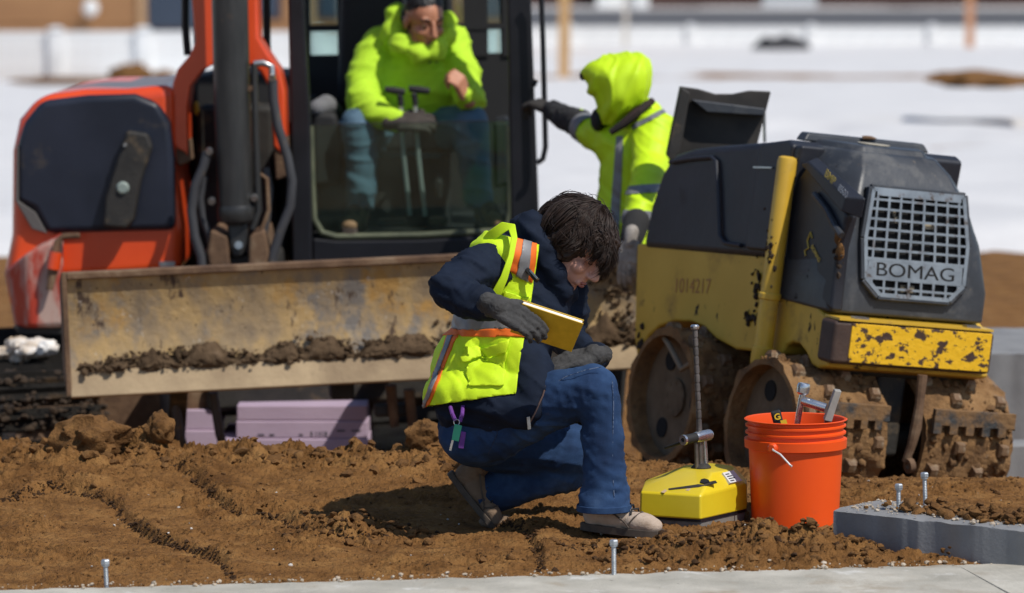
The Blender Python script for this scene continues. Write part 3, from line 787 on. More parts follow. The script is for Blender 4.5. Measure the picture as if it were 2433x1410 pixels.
for s_ in (-1, 1):
    xe = -1.015 if s_ < 0 else bw + .12
    MB().prism([V(xe, by - .006, bz0 - .01), V(xe, by + .01, bz1 + .03), V(xe, by + .2, bz1 - .02), V(xe, by + .2, bz0 + .06)], (s_ * .02, 0, 0)).build('end_plate', RUST, bl_, bevel=.004)
    MB().prism([V(s_ * .57, by + .095, bz0 + .05), V(s_ * .57, by + .095, bz0 + .3), V(s_ * .57, -.62, .36), V(s_ * .57, -.62, .22), V(s_ * .57, -1.05, .22), V(s_ * .57, -1.3, .28)], (s_ * .07, 0, 0)).build('blade_arm', BLACKM, ex, bevel=.008)
MB().prism([V(-.46, -1.02, .46), V(-.46, -1.02, .34), V(-.46, -.7, .28), V(-.46, -.7, .42)], (.92, 0, 0)).build('blade_crossmember', BLACKM, ex, bevel=.02)
for x0 in (-.62, -.47):
    MB().tube([(x0, -1.45, .46), (x0 + .02, -1.42, .30), (x0 + .05, -1.3, .2), (x0 + .1, -1.1, .2)], .018, 10).build('hose', HOSE, ex)
MB().cyl((.24, by + .16, bz0 + .16), (.24, -.55, .30), .045).build('blade_cylinder', CYLG, ex)
for x0, z0 in ((.20, .40), (.27, .38)):
    MB().cyl((x0, -1.52, z0 + .06), (x0 + .012, -1.50, z0 - .10), .022, .018, 12).build('bracket_pin', RUST, ex)
MB().box((.02, -1.44, .46), (.09, .10, .10)).box((.22, -1.46, .36), (.16, .06, .05)).build('lift_bracket', BLACKM, ex, bevel=.012)
# earth lying along the blade foot
P = []; Rr = []; g_ = np.random.default_rng(41)
EM = world_m(ex)
def hump(x):
    return 0.028 + 0.055 * math.exp(-((x + .55) / .22) ** 2) + 0.075 * math.exp(-((x + .12) / .13) ** 2) + 0.05 * math.exp(-((x - .25) / .3) ** 2) + .03 * math.exp(-((x + .82) / .07) ** 2) + 0.09 * math.exp(-((x - 1.04) / .1) ** 2)
for k in range(1500):
    x = g_.uniform(-.98, 1.14); h = hump(x) * g_.random() ** .8; r = 0.002 + 0.014 * g_.random() ** 4
    y = by + .02 + .03 * min(1, h / .08) - .03 * (1 - h / .15) * g_.random(); z = bz0 + .072 + h
    P.append(np.array((EM @ Vector((x, y, z)))[:])); Rr.append(r)
for (x, z, n, sp) in ((.50, .70, 26, .05), (.72, .72, 30, .02), (.72, .67, 24, .025), (1.05, .82, 60, .05), (1.06, .66, 90, .05), (.4, .65, 14, .03), (-.62, .62, 12, .03)):
    for k in range(n):
        xx = x + g_.normal(0, sp); zz = z + g_.normal(0, sp * .8); t = (zz - bz0) / (bz1 - bz0)
        P.append(np.array((EM @ Vector((min(xx, 1.14), by + .045 * (1 - (2 * t - 1) ** 2) + .014, zz)))[:])); Rr.append(.003 + .012 * g_.random() ** 2)
def ridge_mesh():
    rings = []
    for i in range(260):
        x = -.99 + 2.14 * i / 259; n_ = float(fbm(np.array([[x * 9, 3.1, 0.2]]), 4)[0]); n2_ = float(fbm(np.array([[x * 31, 7.1, 0.2]]), 3)[0])
        h = max(.012, hump(x) * (.75 + .55 * n_) + .010 * n2_); b_ = .030 + .25 * h + .008 * n2_; ring = []
        for k in range(12):
            t = k / 11; zz_ = h * (1 - t) ** 1.15; yy_ = .052 - (.036 + .012 * n_) * t - .03 * math.sin(math.pi * t) * min(1, h / .07)
            w_ = .009 * float(noise3(np.array([[x * 40, k * 1.3, 5.0]]))[0]); ring.append(V(x, by + yy_ + w_, bz0 + .074 + zz_ + w_ * .6))
        ring += [V(x, by + .02, bz0 + .06), V(x, by + .06, bz0 + .05)]
        rings.append(ring)
    return MB().loft(rings).build('earth_bank', MUD, ex, smooth=60)
ridge_mesh()
earth_b = clods('blade_earth', np.array(P), np.array(Rr), MUD, seed=44)
tag(earth_b, 'dark crumbly earth lying along the foot of the excavator blade', 'earth', kind='stuff')

# --- upper body (positions read off at the distance of its front)
DB = 16.45
def pp(pts, d): return [W(x, y, d) for x, y in pts]
def expart(name, pts, d, depth, mat, bevel=0.0, parent=None, seg=3):
    return MB().prism(pp(pts, d), (0, depth, 0)).build(name, mat, parent or ex, True, bevel=bevel, seg=seg)
body = expart('body', [(26, 560), (28, 360), (44, 285), (92, 228), (200, 213), (300, 212), (412, 200), (416, 400), (432, 540), (432, 650), (300, 660), (150, 668), (148, 782), (60, 782), (20, 720), (10, 640)], DB, 1.55, ORANGE, .05, seg=4)
expart('cover', [(40, 480), (42, 340), (58, 290), (98, 240), (205, 227), (320, 224), (375, 245), (404, 292), (414, 380), (416, 548), (250, 552), (112, 556), (80, 500)], DB - .035, .09, NAVY, .03)
expart('cover_edge', [(36, 478), (39, 345), (44, 350), (44, 478), (84, 505), (112, 556), (76, 545)], DB - .03, .05, M('grey_edge', (0.10, .09, .085), rough=.7), .006)
sidep = MB(); sidep.loft([[W(x, y, DB - .06 + dd) for x, y in pts] for pts, dd in (([(60, 600), (150, 560), (152, 775), (70, 778)], -.02), ([(14, 640), (150, 545), (152, 782), (40, 782)], .06), ([(8, 640), (150, 540), (152, 784), (36, 784)], .3))])
sidep.build('lower_skirt', ORANGE_D, ex, True, bevel=.02)
expart('skirt_lip', [(30, 776), (152, 776), (152, 796), (44, 796)], DB - .03, 1.4, BLACKM, .005)
stp = expart('step_plate', [(300, 310), (350, 318), (362, 350), (335, 430), (320, 520), (300, 545), (244, 540), (250, 470), (275, 390)], DB - .1, .06, BLACKM, .015)
for x, y, r in ((297, 345, .009), (292, 447, .026)):
    c = W(x, y, DB - .1); MB().lathe([(.001, -.012), (r * .7, -.012), (r, -.004), (r, .004), (.001, .004)], c, (0, 1, 0), 16).build('bolt', STEEL if r < .02 else M('pale_cap', (.25, .30, .27), rough=.6), stp, True)
cp = W(137, 575, DB - .1); c2 = W(118, 690, DB - .12)
m = MB(); m.tube([W(190, 560, DB - .1), W(150, 562, DB - .1), cp, (cp + c2) / 2, c2], [.012, .013, .014, .022, .013], 10); m.build('grease_line', RUST, ex, True)
MB().cyl(W(133, 600, DB - .115), W(126, 640, DB - .118), .027, n=14).build('coupler', ORANGE, ex, True)
expart('name_plate', [(378, 622), (415, 622), (415, 634), (378, 634)], DB - .012, .02, STEEL)
# centre section behind the boom
expart('centre_housing', [(432, 190), (520, 170), (690, 180), (700, 640), (430, 640)], 17.25, .9, CABIN, .02)
expart('valve_block', [(470, 250), (650, 250), (660, 620), (450, 620)], 17.05, .3, BLACKM, .03)
cfit = W(467, 258, 17.0); MB().ell(cfit, (.012, .01, .03)).build('yellow_fitting', M('yellow_plastic', (.6, .35, .02), rough=.5), ex, True)
# --- boom: two cheeks flaring round the swing post, dark inner side
DBM = 16.5
def cheek(name, pts, dd): 
    me_ = organic = None
    return MB().prism(pp(pts, DBM + dd), (0, .30, 0)).build(name, ORANGE, ex, True, bevel=.012)
bm_l = MB().prism(pp([(436, -420), (484, -420), (512, 150), (480, 168), (452, 205), (444, 260), (446, 372), (440, 362), (420, 352), (411, 330), (410, 200), (422, 165), (452, 130), (464, 100), (456, 0)], DBM), (0, .26, 0)).build('boom_cheek', ORANGE, ex, True, bevel=.012)
bm_r = MB().prism(pp([(566, -420), (602, -420), (612, 0), (614, 90), (640, 132), (664, 165), (676, 215), (680, 330), (672, 370), (650, 350), (640, 210), (618, 170), (580, 150)], DBM), (0, .26, 0)).build('boom_cheek', ORANGE, ex, True, bevel=.012)
bm_web = MB().prism(pp([(450, -420), (600, -420), (610, 120), (460, 120)], DBM + .1), (0, .22, 0)).build('boom_web', BLACKM, ex, True, bevel=.01)
for pts in ([(412, 325), (446, 330), (452, 385), (425, 395), (410, 370)], [(648, 330), (680, 320), (684, 420), (655, 430)]):
    expart('boom_foot', pts, DBM + .01, .24, RUST, .01)
# cylinder
def tubepx(name, pts, d, r, mat, n=16, parent=None):
    return MB().tube([W(x, y, d + (0 if len(q) == 0 else q[0])) for x, y, *q in pts], r, n).build(name, mat, parent or ex, True)
DC = 16.3
tubepx('boom_cylinder', [(536, -420), (552, 250), (562, 500)], DC, .0725, CYLG, 32)
cap_c = W(562, 500, DC); cap_t = W(552, 250, DC); axc = unit(cap_t - cap_c)
MB().lathe([(.0735, .02), (.077, .01), (.077, -.035), (.07, -.045), (.05, -.05), (.04, -.06), (.001, -.06)], cap_c, axc, 32).build('cylinder_cap', CYLG, ex, True)
MB().prism(pp([(538, 520), (592, 520), (588, 585), (575, 610), (555, 612), (545, 590)], DC - .03), (0, .06, 0)).build('cylinder_eye', CYLG, ex, True, bevel=.012)
MB().cyl(W(567, 583, DC - .06), W(567, 583, DC + .1), .016).build('eye_pin', STEEL, ex, True)
for pts in ([(500, 545), (540, 560), (548, 640), (500, 650), (490, 600)], [(592, 560), (628, 545), (640, 600), (630, 650), (588, 640)]):
    expart('swing_bracket', pts, DC - .05, .5, RUST, .015)
expart('swing_post', [(470, 600), (660, 600), (670, 760), (460, 760)], DC + .02, .8, BLACKM, .03)
tubepx('steel_pipe', [(604, 150), (608, 300), (612, 430), (616, 500), (600, 545)], DC - .02, .013, CYLG)
tubepx('steel_pipe', [(604, 152), (625, 150), (645, 158), (648, 195)], DC - .02, .014, STEEL)
MB().bar(W(583, 211, DC - .02), W(606, 210, DC - .02), .02, .02).build('pipe_clamp', RUST, ex, True)
tubepx('hose', [(648, 190), (650, 240), (660, 300), (682, 370), (694, 430), (690, 490), (668, 545), (650, 600), (640, 660)], DC - .03, .019, HOSE)
tubepx('hose', [(492, 362), (484, 395), (464, 440), (455, 500), (462, 560), (478, 610), (482, 660)], DC - .03, .019, HOSE)
tubepx('hose', [(488, 420), (476, 470), (482, 520), (498, 560), (512, 640)], DC + .02, .015, HOSE)
tubepx('hose', [(630, 400), (640, 450), (634, 520), (622, 570), (606, 640)], DC + .03, .016, HOSE)
tubepx('steel_pipe', [(618, 415), (634, 425), (638, 500), (622, 545)], DC + .0, .009, RUST)
for x, y in ((497, 360), (503, 478), (604, 470), (646, 185)):
    c = W(x, y, DC - .04); MB().lathe([(.001, -.014), (.014, -.014), (.016, -.006), (.016, .006), (.001, .006)], c, (0, 1, 0.2), 6).build('hose_fitting', STEEL, ex, True)
tubepx('mirror_arm', [(442, -420), (440, 60), (446, 132)], 16.9, .016, BLACKP)
tubepx('mirror_arm', [(632, -420), (634, 100), (640, 200)], 16.85, .016, BLACKP)

# --- cab
DF = 16.7; CD = 1.35
ROOFY = -470
def pil(name, pts, d, depth, mat=BLACKP, bevel=.012): return expart(name, pts, d, depth, mat, bevel)
pil('cab_pillar', [(674, ROOFY), (716, ROOFY), (722, 0), (738, 300), (742, 560), (742, 640), (694, 640), (690, 300)], DF, .12)
pil('cab_pillar', [(1176, ROOFY), (1240, ROOFY), (1262, 0), (1282, 540), (1284, 640), (1216, 640), (1214, 520), (1205, 0)], DF, .12)
pil('cab_sill', [(742, 566), (800, 572), (1000, 570), (1216, 556), (1216, 640), (742, 640)], DF + .004, .12)
pil('cab_floor', [(700, 560), (1275, 545), (1275, 640), (700, 640)], DF + .12, CD, CABIN)
pil('cab_pillar', [(690, ROOFY), (730, ROOFY), (742, 560), (700, 560)], DF + CD, .1)
pil('cab_pillar', [(1170, ROOFY), (1235, ROOFY), (1268, 560), (1205, 560)], DF + CD, .1)
pil('cab_roof', [(664, ROOFY - 60), (1250, ROOFY - 60), (1256, ROOFY), (660, ROOFY)], DF - .05, CD + .25, BLACKP, .03)
# rear wall: panel below the window line, mullions above
DR = DF + CD - .02
pil('rear_panel', [(700, 132), (1225, 126), (1240, 560), (700, 570)], DR, .04, CABIN, .0)
for x0, x1 in ((795, 830), (1050, 1066), (1094, 1152), (1186, 1225)):
    pil('rear_mullion', [(x0, ROOFY), (x1, ROOFY), (x1 + 8, 134), (x0 + 8, 134)], DR - .01, .03, CABIN, 0)
pil('rear_mullion', [(700, 60), (1200, 55), (1200, 70), (700, 76)], DR - .015, .02, CABIN, 0)
GL = glass_mat('tinted_glass', (0.80, 0.92, 0.87), .05)
GLR = glass_mat('rear_glass', (0.72, 0.84, 0.82), .06)
expart('rear_glass', [(705, ROOFY), (1215, ROOFY), (1225, 128), (705, 134)], DR + .035, .005, GLR)
# left flank wall (towards the boom) and right door, seen edge on
def flank(x0, mat_low, nm, yt=250):
    a = W(x0[0], yt, DF + .1); b = W(x0[1], 620, DF + .1)
    m = MB(); m.box(((a[0] + b[0]) / 2, DF + CD / 2 + .03, (a[2] + b[2]) / 2), (.035, CD - .12, a[2] - b[2])); m.build(nm, mat_low, ex, True, bevel=.006)
flank((708, 716), CABIN, 'flank_panel'); flank((1250, 1256), BLACKP, 'door_panel', 470)
m = MB(); a = W(1232, ROOFY, DF + .5); b = W(1252, 250, DF + .5); m.bar(a, b, .04, .05); m.build('door_mullion', BLACKP, ex, True)
# lower windscreen with rubber seal
gp = [(736, 296), (1208, 286), (1214, 500), (1206, 535), (1180, 552), (1000, 562), (800, 566), (765, 556), (746, 520)]
expart('lower_windscreen', gp, DF + .03, .006, GL)
SEAL = M('window_seal', [(.3, (.05, .06, .035)), (.7, (.12, .13, .075))], scale=9, rough=.7)
tubepx('window_seal', [(738, 300), (742, 440), (746, 520), (765, 553), (800, 563), (1000, 559), (1180, 549), (1206, 532), (1213, 500), (1211, 300)], DF + .02, .013, SEAL, 8)
MB().bar(W(736, 297, DF + .03), W(1208, 287, DF + .03), .007, .004).build('glass_edge', CABIN, ex, True)
# seat, consoles, levers, pedals
SEATM = M('seat_vinyl', (.010, .010, .011), scale=10, rough=.7, bump=.2, bscale=60)
sc_ = MB(); sc_.box((0, 0, 0), (1, 1, 1))
def rbox(name, px0, px1, y0, y1, d, depth, mat, bev=.03):
    return expart(name, [(px0, y0), (px1, y0), (px1, y1), (px0, y1)], d, depth, mat, bev, seg=3)
expart('seat_back', [(812, -120), (850, -170), (1030, -170), (1070, -120), (1082, 250), (800, 262)], 17.52, .13, SEATM, .04)
rbox('seat_cushion', 812, 1088, 300, 362, 17.06, .5, SEATM, .03)
rbox('seat_base', 830, 1070, 362, 560, 17.16, .4, CABIN, .02)
expart('console', [(738, 262), (800, 268), (815, 330), (815, 440), (738, 450)], 16.98, .6, CABIN, .03)
arm = MB(); arm.chain([(W(752, 258, 17.0), .035), (W(775, 250, 17.1), .045), (W(796, 268, 17.25), .04)]); organic('armrest_cover', arm, GREYF, ex, .008, 5)
expart('console', [(1172, 290), (1208, 285), (1210, 440), (1174, 450)], 17.1, .5, CABIN, .02)
LEV = M('lever_steel', (.55, .58, .58), scale=20, rough=.3, metal=.6)
for (hx0, hx1, hy), (x0, y0), (x1, y1) in (((915, 962, 216), (950, 222), (974, 512)), ((972, 1020, 214), (984, 220), (1010, 514))):
    lv = MB().tube([W(x0, y0, 16.86), W((x0 + x1) / 2 - 3, (y0 + y1) / 2, 16.88), W(x1, y1, 16.90)], .0095, 10).build('travel_lever', LEV, ex, True)
    MB().tube([W(hx0, hy - 3, 16.86), W((hx0 + hx1) / 2, hy, 16.855), W(hx1, hy + 3, 16.86)], [.013, .016, .013], 10).build('grip', CABIN, lv, True)
    MB().cyl(W(x0, y0 + 4, 16.86), W(x0 + 3, y0 + 30, 16.862), .014, .012, 10).build('boot', CABIN, lv, True)
for x, y, w_ in ((930, 525, 34), (1040, 522, 24)):
    expart('pedal', [(x - w_, y), (x + w_, y - 2), (x + w_, y + 14), (x - w_, y + 16)], 16.86, .14, BLACKM, .01)
c = W(1046, 470, 16.98); MB().tube([c, c + V(0, 0, .06), c + V(0, .02, .1)], [.02, .024, .014], 10).build('joystick', CABIN, ex, True)
# outside grab handle
tubepx('grab_handle', [(1276, -40), (1286, -20), (1290, 100), (1294, 260), (1296, 350), (1290, 378), (1276, 388)], DF - .07, .0115, BLACKP, 10)
tubepx('latch', [(1266, 196), (1276, 200)], DF - .03, .014, BLACKP, 10)
# mud packed into the left track, its colour darkened for the shade there
P = []; Rr = []; g_ = np.random.default_rng(77)
for k in range(600):
    P.append(V(-1.08 + g_.uniform(-.2, .22), -1.2 + abs(g_.normal(0, .04)), g_.uniform(.02, .46))); Rr.append(.004 + .016 * g_.random() ** 2.5)
for k in range(160):
    P.append(V(-1.08 + g_.uniform(-.2, .22), g_.uniform(-1.1, -.2), .50 + g_.normal(0, .01))); Rr.append(.006 + .02 * g_.random() ** 2)
clods('shaded_track_mud', np.array(P), np.array(Rr), M('shaded_track_mud', [(.3, (.020, .013, .009)), (.7, (.06, .037, .02))], scale=12, rough=.95), ex, False, seed=78)['kind'] = 'stuff'
# dirty snow lying on the left track
p = W(85, 822, 16.25); g_ = np.random.default_rng(3)
sm = MB()
for k in range(16): sm.ell(p + V(g_.normal(0, .085), g_.normal(0, .05), g_.normal(-.012, .016)), (.035 + .02 * g_.random(), .035, .018 + .012 * g_.random()), n=10, m=7)
me = organic_mesh(sm, .007, 2); wrinkle(me, .008, 22, oct=3, seed=4)
o = finish(me, 'snow_clump', M('dirty_snow', [(.35, (.42, .32, .22)), (.6, (.80, .77, .73))], scale=9, rough=.8), None, False, 60)
tag(o, 'dirty crumpled lump of snow on the track left of the blade', 'snow')
# ------------------------------------------------------------------ trench roller
YEL = M('roller_yellow', [(0.35, (0.60, 0.36, 0.030)), (0.65, (0.68, 0.42, 0.04))], scale=4, rough=0.45, coat=0.15,
        layers=[((0.30, 0.19, 0.07), 0.58, 0.78, 4.5, 0.8), ((0.03, 0.02, 0.012), 0.69, 0.715, 17, 0.9, (1, 1, .5)), ((0.10, 0.06, 0.025), 0.66, 0.80, 9, 0.9)])
YEL_M = M('roller_yellow_muddy', [(0.35, (0.58, 0.35, 0.035)), (0.65, (0.66, 0.41, 0.05))], scale=4, rough=0.55,
          layers=[((0.30, 0.18, 0.06), 0.56, 0.80, 4.5, 0.85), ((0.025, 0.016, 0.010), 0.645, 0.665, 13, 0.9, (1, 1, .45)), ((0.08, 0.05, 0.022), 0.63, 0.80, 9, 0.9)])
CHIP = M('chipped_yellow', [(0.415, (0.060, 0.032, 0.022)), (0.43, (0.82, 0.47, 0.012)), (0.585, (0.82, 0.47, 0.012)), (0.60, (0.07, 0.036, 0.024))], scale=17, rough=0.5, detail=10, stretch=(0.8, 1, 1.1), bump=0.4, bscale=40,
         layers=[((0.055, 0.03, 0.022), 0.61, 0.62, 42, 0.8, (.6, 1, 1.6))])
BROWNP = M('bare_brown', [(0.3, (0.045, 0.026, 0.020)), (0.7, (0.085, 0.050, 0.036))], scale=10, rough=0.6, bump=0.2)
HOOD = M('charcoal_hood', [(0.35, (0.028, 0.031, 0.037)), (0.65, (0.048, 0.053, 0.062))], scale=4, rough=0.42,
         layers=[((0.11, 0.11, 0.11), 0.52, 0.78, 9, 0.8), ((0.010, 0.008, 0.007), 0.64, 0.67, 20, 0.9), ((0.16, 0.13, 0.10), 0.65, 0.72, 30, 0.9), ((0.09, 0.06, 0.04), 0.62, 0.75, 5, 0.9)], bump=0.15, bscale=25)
HOOD_SHADE = M('shaded_hood', [(0.35, (0.012, 0.014, 0.021)), (0.65, (0.021, 0.023, 0.032))], scale=4, rough=0.5,  # darker copy of the hood, shade of its sun-averted side put into the colour
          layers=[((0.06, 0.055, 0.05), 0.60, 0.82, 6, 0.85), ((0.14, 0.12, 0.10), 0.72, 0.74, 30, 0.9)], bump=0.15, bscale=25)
DRUM = M('muddy_drum', [(0.30, (0.10, 0.05, 0.02)), (0.5, (0.24, 0.125, 0.045)), (0.72, (0.33, 0.19, 0.08))], scale=9, rough=0.9, detail=11, bump=1.0, bscale=38, bdist=.02,
         layers=[((0.20, 0.17, 0.14), 0.62, 0.72, 7, 0.5), ((0.04, 0.022, 0.012), 0.62, 0.72, 18, 0.9)])
PAD = M('worn_pad', [(0.48, (0.15, 0.08, 0.035)), (0.66, (0.34, 0.27, 0.18))], scale=22, rough=0.6, bump=0.5)
DISC = M('drum_disc', [(0.3, (0.10, 0.065, 0.035)), (0.7, (0.20, 0.14, 0.085))], scale=8, rough=0.9, bump=0.5, bscale=50)
CHROME = M('grille_metal', [(0.3, (0.26, 0.26, 0.27)), (0.7, (0.46, 0.46, 0.47))], scale=14, rough=0.30, metal=0.9, rvar=.12, layers=[((0.10, 0.075, 0.06), 0.58, 0.70, 20, 0.8)])
DARK = M('dark_void', (0.008, 0.008, 0.008), rough=0.9)
ro = thing('trench_roller', 'yellow and charcoal articulated trench roller with muddy padded drums', 'roller', m=frame_m(RO, RX, RY, RZ))
def hitp(px, py, o, n):
    v = ray(px, py); t = np.dot(o - CAM, n) / np.dot(v, n); return CAM + v * t
def L_(p): q = p - RO; return V(q @ RX, q @ RY, q @ RZ)
def side(pts, x=0.0): return [L_(hitp(a, b, RO + RX * x, RX)) for a, b in pts]          # photo pixels on a plane x = const
def front(pts, y=0.0): return [L_(hitp(a, b, RO + RY * y, RY)) for a, b in pts]         # photo pixels on a plane y = const
BWD = 0.64
# rear body
rb = MB().prism(side([(1512, 578), (1820, 608), (1812, 838), (1745, 830), (1700, 806), (1672, 778), (1640, 765), (1600, 764), (1565, 776), (1540, 798), (1512, 850), (1506, 800)]), (BWD, 0, 0)).build('rear_chassis', YEL_M, ro, bevel=.012)
MB().prism(side([(1524, 590), (1545, 485), (1572, 408), (1600, 366), (1645, 352), (1715, 345), (1800, 338), (1876, 336), (1838, 612), (1812, 614)], -.012), (BWD + .024, 0, 0)).build('rear_hood', HOOD_SHADE, ro, bevel=.028, seg=4)
MB().prism(side([(1806, 340), (1872, 332), (1884, 345), (1838, 600), (1768, 592)], -.03), (BWD + .06, 0, 0)).build('hood_strap', HOOD_SHADE, ro, bevel=.012)
MB().tube(side([(1592, 386), (1640, 378), (1690, 374), (1702, 384), (1706, 450), (1710, 560), (1722, 578), (1760, 584)], -.022), .008, 8).build('hood_ridge', HOOD_SHADE, ro)
for y_ in (408, 410): pass
MB().bar(*side([(1792, 398), (1836, 399)], -.034), .01, .006).build('hinge', STEEL, ro)
# roll pole
pole = MB(); a, b = side([(1872, 372), (1812, 832)], -.052); ax = unit(a - b)
pole.tube([b, b + (a - b) * .4, a - ax * .02, a - ax * .005, a], [.034, .034, .034, .031, .018], 24); pole = pole.build('articulation_pole', YEL, ro)
c = b + (a - b) * .28; MB().lathe([(.036, -.012), (.039, -.008), (.039, .008), (.036, .012)], c, ax, 24).build('pole_band', YEL, pole)
c = b + (a - b) * .0; MB().lathe([(.001, -.05), (.036, -.05), (.038, -.04), (.038, .01), (.034, .014)], c, ax, 24).build('pole_band', YEL, pole)
# front chassis, left cheek, bumper
MB().prism(side([(1848, 640), (1890, 672), (1966, 756), (1966, 872), (1940, 876), (1926, 866), (1914, 838), (1898, 818), (1882, 814), (1866, 822), (1856, 842), (1826, 842)], -.006), (BWD + .012, 0, 0)).build('front_chassis', YEL_M, ro, bevel=.012)
bp = MB(); bp.box((.300, -.015, .104), (.645, .10, .148)); bp = bp.build('bumper', BROWNP, ro, bevel=.016)
MB().box((.325, -.0655, .106), (.565, .006, .132)).build('bumper_plate', CHIP, ro, bevel=.002)
MB().box((.30, -.02, .183), (.62, .095, .008)).build('bumper_lip', YEL, bp)
for x in (.08, .53): MB().box((x, -.05, .190), (.055, .03, .008)).build('hinge_plate', STEEL, bp)
# front hood (loft of levels; half widths about the centre line)
cx = .305
def lev(z, pts): return [V(cx + s * w, y, z) for s, seq in ((-1, pts), (1, pts[::-1])) for (y, w) in seq]
levels = [lev(.196, [(.46, .315), (.12, .320), (.02, .315), (.0, .29)]), lev(.30, [(.46, .318), (.12, .322), (.02, .315), (.004, .29)]), lev(.45, [(.46, .318), (.13, .310), (.05, .285), (.028, .26)]),
          lev(.60, [(.46, .312), (.18, .285), (.11, .235), (.08, .21)]), lev(.68, [(.46, .300), (.24, .25), (.16, .20), (.125, .175)]), lev(.735, [(.46, .275), (.28, .20), (.22, .165), (.19, .145)])]
hood = MB().loft(levels).build('front_hood', HOOD, ro, bevel=.012, seg=3)
MB().prism(side([(1868, 345), (1905, 345), (1880, 470), (1858, 640), (1842, 640)], -.02), (.10, 0, 0)).build('hood_rear_frame', HOOD_SHADE, ro, bevel=.012)
# left side panel with raised crease
MB().prism(side([(1866, 470), (1915, 395), (1975, 430), (2012, 510), (1990, 590), (1974, 742), (1870, 628)], -.012), (.05, 0, 0)).build('side_panel', HOOD_SHADE, ro, bevel=.014)
MB().loft([[p + V(dx, 0, 0) for p in side(q, -.012)] for q, dx in (([(1900, 385), (1925, 372), (2040, 470), (2030, 520)], .03), ([(1912, 392), (1930, 385), (2020, 470), (2008, 505)], -.016))]).build('panel_boss', HOOD_SHADE, ro, bevel=.006)
MB().tube(side([(1935, 462), (1965, 500), (1985, 540), (2000, 560)], -.022), .012, 8).build('panel_crease', HOOD, ro)
for px, py, r in ((1992, 560, .018), (1996, 600, .022)):
    p = side([(px, py)], -.01)[0]; lump('mud_patch', p, (.010, .022, .03), DIRT2, ro, seed=px, world=False, sub=2)
# top slab with worn cream oval
tl = [lev(.725, [(.44, .23), (.30, .185), (.235, .15), (.21, .13)]), lev(.755, [(.42, .21), (.31, .165), (.25, .135), (.235, .12)])]
top = MB().loft(tl).build('top_slab', HOOD, hood, bevel=.008)
MB().lathe([(.001, 0), (.055, 0), (.055, .003), (.001, .003)], (0, 0, 0), n=28).build('oval_sticker', M('cream_sticker', [(.3, (.34, .30, .22)), (.7, (.55, .50, .40))], scale=18, rough=.7), hood).matrix_basis = Matrix.Translation((cx - .02, .33, .757)) @ Matrix.Diagonal((1.1, .8, 1, 1))
MB().loft([lev(.742, [(.46, .26), (.42, .26), (.41, .26), (.40, .26)]), lev(.772, [(.46, .24), (.43, .24), (.42, .24), (.41, .24)])]).build('top_ridge', HOOD, hood, bevel=.008)
lump('mud_patch', V(cx + .0, .40, .775), (.03, .015, .008), RUST, ro, seed=4, world=False, sub=2)
# grille on the sloping front: octagon frame, bars, letters, with dark well behind
g0, g1 = V(cx, .0, .215), V(cx, .083, .615)          # foot and head of the front plane on the centre line
gx = V(1, 0, 0); gu = unit(V(0, .062, .40)); gn = np.cross(gx, gu)   # gn points out (towards -y)
GO = V(cx, .000, .215)
def gp_(u, v, n=0.0): return GO + gx * u + gu * v + gn * n
OUT = [(-.205, .10), (-.145, .045), (.145, .045), (.205, .10), (.215, .24), (.19, .415), (-.19, .415), (-.215, .24)]
def inside_half(v):                                    # half width of the octagon at height v
    return np.interp(v, [.045, .10, .24, .415], [.145, .205, .215, .19])
MB().prism([gp_(u * 1.0, v, .010) for u, v in OUT], -gn * .03).build('grille_well', DARK, ro)
fr = MB(); n = len(OUT)
for i in range(n):
    a, b = OUT[i], OUT[(i + 1) % n]
    fr.bar(gp_(*a, .018), gp_(*b, .018), .02, .018, up=gn)
fr.build('grille_frame', HOOD, ro, bevel=.004)
grl = MB()
for i in range(n):
    a, b = np.array(OUT[i]) * .96 + np.array([0, .009]), np.array(OUT[(i + 1) % n]) * .96 + np.array([0, .009])
    grl.bar(gp_(*a, .026), gp_(*b, .026), .014, .006, up=gn)
grl = grl.build('grille_rim', CHROME, ro)
MB().bar(gp_(-.17, .398, .027), gp_(.17, .398, .027), .022, .007, up=gn).build('grille_bar', CHROME, grl)
hs = [.075, .108, .172, .206, .240, .274, .308, .342, .374]
for v in hs:
    w = float(inside_half(v)) * .965
    MB().bar(gp_(-w, v, .025), gp_(w, v, .025), .008 if v not in (.108, .172) else .011, .006, up=gn).build('grille_bar', CHROME, grl)
for k in range(8):
    u = -.175 + .05 * k
    vs_ = [v for v in np.linspace(.05, .41, 60) if inside_half(v) * .97 > abs(u) * (1 - .12 * (v - .24) / .17 * 0)]
    for lo, hi in ((min(vs_), .108), (.172, max(vs_))):
        if hi > lo: MB().bar(gp_(u, lo, .0245), gp_(u * (.93 if hi > .2 else 1), hi, .0245), .009, .006, up=gn).build('grille_bar', CHROME, grl)
MB().prism([gp_(u, v, .0225) for u, v in ((-.19, .112), (.19, .112), (.19, .168), (-.19, .168))], gn * .004).build('letter_plate', CHROME, grl)
text_mesh('lettering', 'BOMAG', gp_(0, .1165, .0272), gx, gu, .066, DARK, grl, world=False, ext=.0006, align='CENTER', sx=1.38, bold=0.0)
for p, r in ((gp_(-.07, .30, .004), (.03, .012, .05)), (gp_(.06, .29, .004), (.05, .01, .04)), (gp_(-.02, .08, .006), (.06, .01, .03)), (gp_(.07, .21, .003), (.04, .01, .02)), (gp_(-.085, .33, .008), (.012, .01, .02))):
    MB().box(p, (r[0], .012, r[2])).build('engine_piece', M('engine_tan', [(.35, (.10, .08, .05)), (.65, (.42, .36, .25))], scale=14, rough=.5), ro, bevel=.006)
DEC = M('decal_yellow', (.52, .38, .06), rough=.6)
DEC2 = M('decal_grey', (.34, .36, .38), rough=.6)
